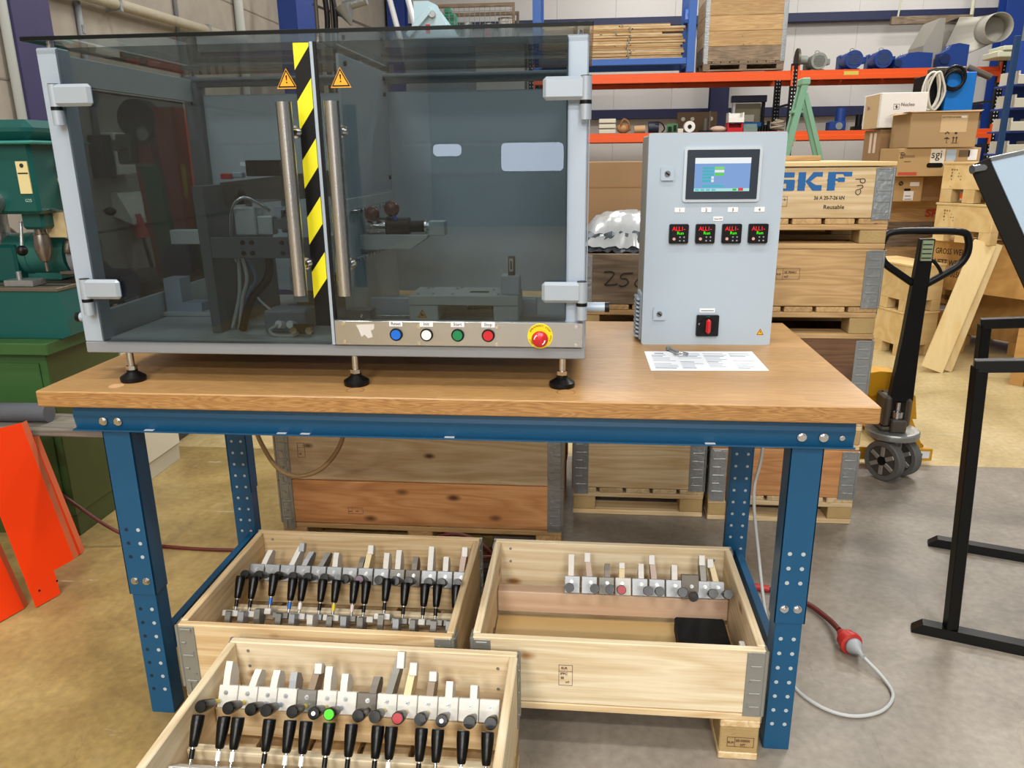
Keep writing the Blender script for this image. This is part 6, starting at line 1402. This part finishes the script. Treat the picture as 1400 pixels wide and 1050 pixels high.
lump('rope_coil', 'pale coil of rope at the right end of the left bay', 'rope', 4.08, .2, .14, lambda t, x, w_, h, y: G().tube([(x+.09*math.cos(a), y+.1+.05*math.sin(a), ZL+.02+k*.006) for k, a in enumerate([j*math.pi/5 for j in range(24)])], .017, 6, sub=2).build('coil', plain('rope_tan', '#9c8f7d', .8), t), y=YR+.02)
# right bay, lower shelf
lump('geared_motor', 'small upright blue geared motor on the lower right shelf', 'motor', 4.93, .2, .3, lambda t, x, w_, h, y: (G().cyl((x+.05, y+.1, ZL+.12), (x+.05, y+.1, ZL+.31), .075, 20).build('motor_body', M['motor'], t), G().box(x-.12, x+.12, y+.02, y+.2, ZL, ZL+.13, .012).build('gear_housing', M['motor'], t), G().cyl((x+.02, y+.01, ZL+.065), (x+.02, y+.02, ZL+.065), .05, 18).build('flange', M['zinc'], t)))
lump('machine_part', 'black spring clutch unit beside the small blue motor', 'machine part', 5.3, .2, .2, lambda t, x, w_, h, y: (G().box(x-.12, x+.14, y+.05, y+.25, ZL, ZL+.06, .004).build('base', M['black'], t), [G().cyl((x+dx, y+.12, ZL+.06), (x+dx, y+.12, ZL+.22), .045, 14).build('cylinder', M['black'], t) for dx in (-.05, .07)]))
lump('geared_motor', 'grey aluminium motor lying on the lower right shelf', 'motor', 5.62, .3, .2, lambda t, x, w_, h, y: (G().cyl((x-.14, y+.14, ZL+.105), (x+.22, y+.14, ZL+.105), .10, 24).build('motor_body', M['motor_grey'], t), G().cyl((x-.16, y+.14, ZL+.105), (x-.14, y+.14, ZL+.105), .06, 18).build('shaft_end', M['black'], t), G().box(x-.02, x+.12, y+.03, y+.05, ZL+.03, ZL+.17, .003).build('plate', M['zinc'], t)))
jr = thing('floor_motor', 'dark olive machine on the lowest shelf behind the brown carton', 'machine', (5.45, 10.5, .951)); G().box(5.15, 5.6, YR+.12, YR+.6, .952, 1.35, .02).build('housing', plain('dark_olive', '#3a3a2a', .5), jr); G().cyl((5.5, YR+.1, 1.25), (5.5, YR+.12, 1.25), .15, 24).build('disc', M['black'], jr)
ls = thing('scrap_rack', 'dark metal offcuts in a tray on the lowest shelf of left bay', 'tray', (1.9, 10.6, .951)); G().box(1.5, 2.4, YR+.1, YR+.6, .952, 1.0, .004).build('tray', M['zinc_dk'], ls)
for i in range(6): G().cyl((1.6+i*.13, YR+.2, 1.02), (1.66+i*.12, YR+.45, 1.35), .03, 8).build('offcut', M['cast'], ls)
# green ladder in front of the rack
ld = thing('step_ladder', 'pale green folded step ladder standing by the rack upright', 'ladder', (3.55, 7.2, 0))
for y in (7.0, 7.16): bar((3.15, y, 0), (3.56, y+.02, 2.22), ld, 'stile', .055, M['ladder'])
bar((3.57, 7.03, 2.12), (4.28, 7.0, .0), ld, 'rear_stile', .045, M['ladder']); bar((3.57, 7.2, 2.12), (4.28, 7.18, .0), ld, 'rear_stile', .045, M['ladder'])
for i in range(7):
    z = .25 + i*.28; x = 3.15 + .41*z/2.22
    G().box(x-.05, x+.06, 7.02, 7.17, z, z+.025, .003).build('step', M['ladder'], ld)
G().box(3.52, 3.60, 6.98, 7.22, 2.2, 2.27, .01).build('top_cap', M['ladder'], ld)
# wire basket with cans on the left end of the rack
wk = thing('mesh_basket', 'wire mesh basket of tins on the rack above the machine', 'basket', (-.3, 10.6, 3.2))
lb_ = thing('storage_shelf', 'grey shelf unit carrying the mesh basket at the back', 'shelf', (-.3, 10.7, 0))
G().box(-1.15, .45, YR, YR+.9, 3.10, 3.16, .004).build('shelf', M['cast'], lb_)
for x in (-1.12, .40):
    for y in (YR+.02, YR+.84): G().box(x, x+.04, y, y+.04, 0, 3.10).build('post', M['cast'], lb_)
for x0, x1, y0, y1 in ((-1.0, .26, YR+.05, YR+.09), (-1.0, .26, YR+.76, YR+.80)):
    G().box(x0, x1, y0, y1, 3.60, 3.65, .004).box(x0, x1, y0, y1, 3.162, 3.20, .004).box(x0, x0+.04, y0, y1, 3.20, 3.60, .004).box(x1-.04, x1, y0, y1, 3.20, 3.60, .004).build('frame', M['pine_grey'], wk)
wr = G()
for i in range(1, 17): wr.cyl((-1.0+i*.075, YR+.07, 3.19), (-1.0+i*.075, YR+.07, 3.61), .004, 5, caps=False)
for i in range(1, 6): wr.cyl((-.98, YR+.07, 3.19+i*.072), (.24, YR+.07, 3.19+i*.072), .004, 5, caps=False)
wr.build('wire_mesh', M['zinc_dk'], wk)['kind'] = 'stuff'
for x, r, h, m_, lab in ((-.49, .085, .19, M['zinc'], 'plain metal paint tin in the mesh basket'), (-.16, .085, .17, M['zinc'], 'metal tin with red label in the mesh basket'), (.10, .11, .24, M['card2'], 'brown topped plastic pail at the right of the mesh basket')):
    t = thing('paint_tin', lab, 'tin', (x, YR+.35, 3.2)); z0 = 3.1625
    G().cyl((x, YR+.35, z0), (x, YR+.35, z0+h+.07), r, 22).build('can', m_ if r < .1 else M['whitebox'], t); G().cyl((x, YR+.35, z0+h+.07), (x, YR+.35, z0+h+.085), r+.006, 22).build('lid', m_, t)
    if 'red' in lab: G().box(x-.04, x+.04, YR+.263, YR+.266, z0+.08, z0+.17).build('label', M['redbtn'], t)
gb2 = thing('bottle_crate', 'green plastic box in the left of the mesh basket', 'box', (-.72, YR+.35, 3.2)); G().box(-.82, -.64, YR+.25, YR+.5, 3.1625, 3.56, .01).build('box_body', plain('mint_green', '#3f9a7a', .5), gb2); G().box(-.80, -.70, YR+.25, YR+.4, 3.565, 3.63, .01).build('cap', plain('mint_green', '#3f9a7a', .5), gb2)
# pale blue clamp unit, leaning poles and funnel stand behind the machine
bcl = thing('clamp_unit', 'pale blue steel clamp unit with lever standing high behind the machine', 'machine part', (-.1, 6.1, 0))
G().box(-.40, .20, 6.0, 6.6, 0, 2.60, .01).build('stand', M['machdark'], bcl)
G().prism([(-.30, 2.601), (.06, 2.601), (-.08, 2.88), (-.16, 2.92), (-.30, 2.92)], (0, 6.05, 0), (1, 0, 0), (0, 0, 1), (0, .03, 0)).prism([(-.10, 2.601), (.12, 2.601), (-.06, 2.84)], (0, 6.12, 0), (1, 0, 0), (0, 0, 1), (0, .03, 0)).build('side_plate', plain('ice_blue', '#b7d3de', .4), bcl)
bar((-.36, 6.02, 2.62), (-.13, 6.02, 2.85), bcl, 'lever', .05, plain('ice_blue', '#b7d3de', .4)); G().cyl((-.12, 6.04, 2.80), (-.12, 6.0, 2.80), .03, 14).build('pivot', M['zinc'], bcl); G().box(-.19, -.15, 6.045, 6.05, 2.64, 2.72).build('red_label', M['redbtn'], bcl)
for i, (x0, x1, lab) in enumerate(((-.62, -1.02, 'left white pole leaning against the corner'), (-.42, -.82, 'right white pole leaning against the corner'))):
    pz = thing('leaning_pole', lab, 'pole', (x0, 7, 0)); G().cyl((x0+.62, 7.0, 0), (x1, 7.4, 3.9), .03, 10).build('pole_tube', M['whitelabel'], pz); G().cyl((x0+.62, 7.0, 0), (x0+.615, 7.003, .03), .034, 10).build('pole_cap', M['black'], pz)
fs = thing('funnel_stand', 'stand with grey funnel and hose behind the machine by the wall', 'stand', (-1.4, 7.0, 0))
for x in (-1.55, -1.38): G().cyl((x, 7.0, 0), (x, 7.0, 3.6), .022, 8).build('post', M['cast'], fs)
G().cyl((-1.18, 7.0, 2.88), (-1.25, 7.0, 3.06), .012, 18, r2=.11).cyl((-1.25, 7.0, 3.06), (-1.0, 7.0, 3.12), .05, 14).build('funnel', M['zinc'], fs)
G().tube([(-1.47, 6.95, 3.4), (-1.42, 6.95, 3.0), (-1.44, 6.95, 2.5), (-1.4, 6.95, 1.5)], .03, 8).tube([(-1.4, 6.95, 3.4), (-1.33, 6.95, 3.0), (-1.36, 6.95, 2.5)], .025, 8).build('hose', M['black'], fs)
bar((-1.6, 7.05, 3.1), (-.6, 7.05, 2.7), fs, 'brace', .025, M['cast'])
# ------------------------------------------------------------------ lettering: font curves become meshes
bpy.context.view_layer.update()
dgr = bpy.context.evaluated_depsgraph_get()
for o in [o for o in bpy.data.objects if o.type == 'FONT']:
    me = bpy.data.meshes.new_from_object(o.evaluated_get(dgr)); nm = o.name.split('.')[0]
    n = bpy.data.objects.new(nm, me); COL.objects.link(n)
    n.parent = o.parent; n.location = o.location; n.rotation_euler = o.rotation_euler; n.scale = o.scale
    if o.get('kind'): n['kind'] = o['kind']
    bpy.data.objects.remove(o)
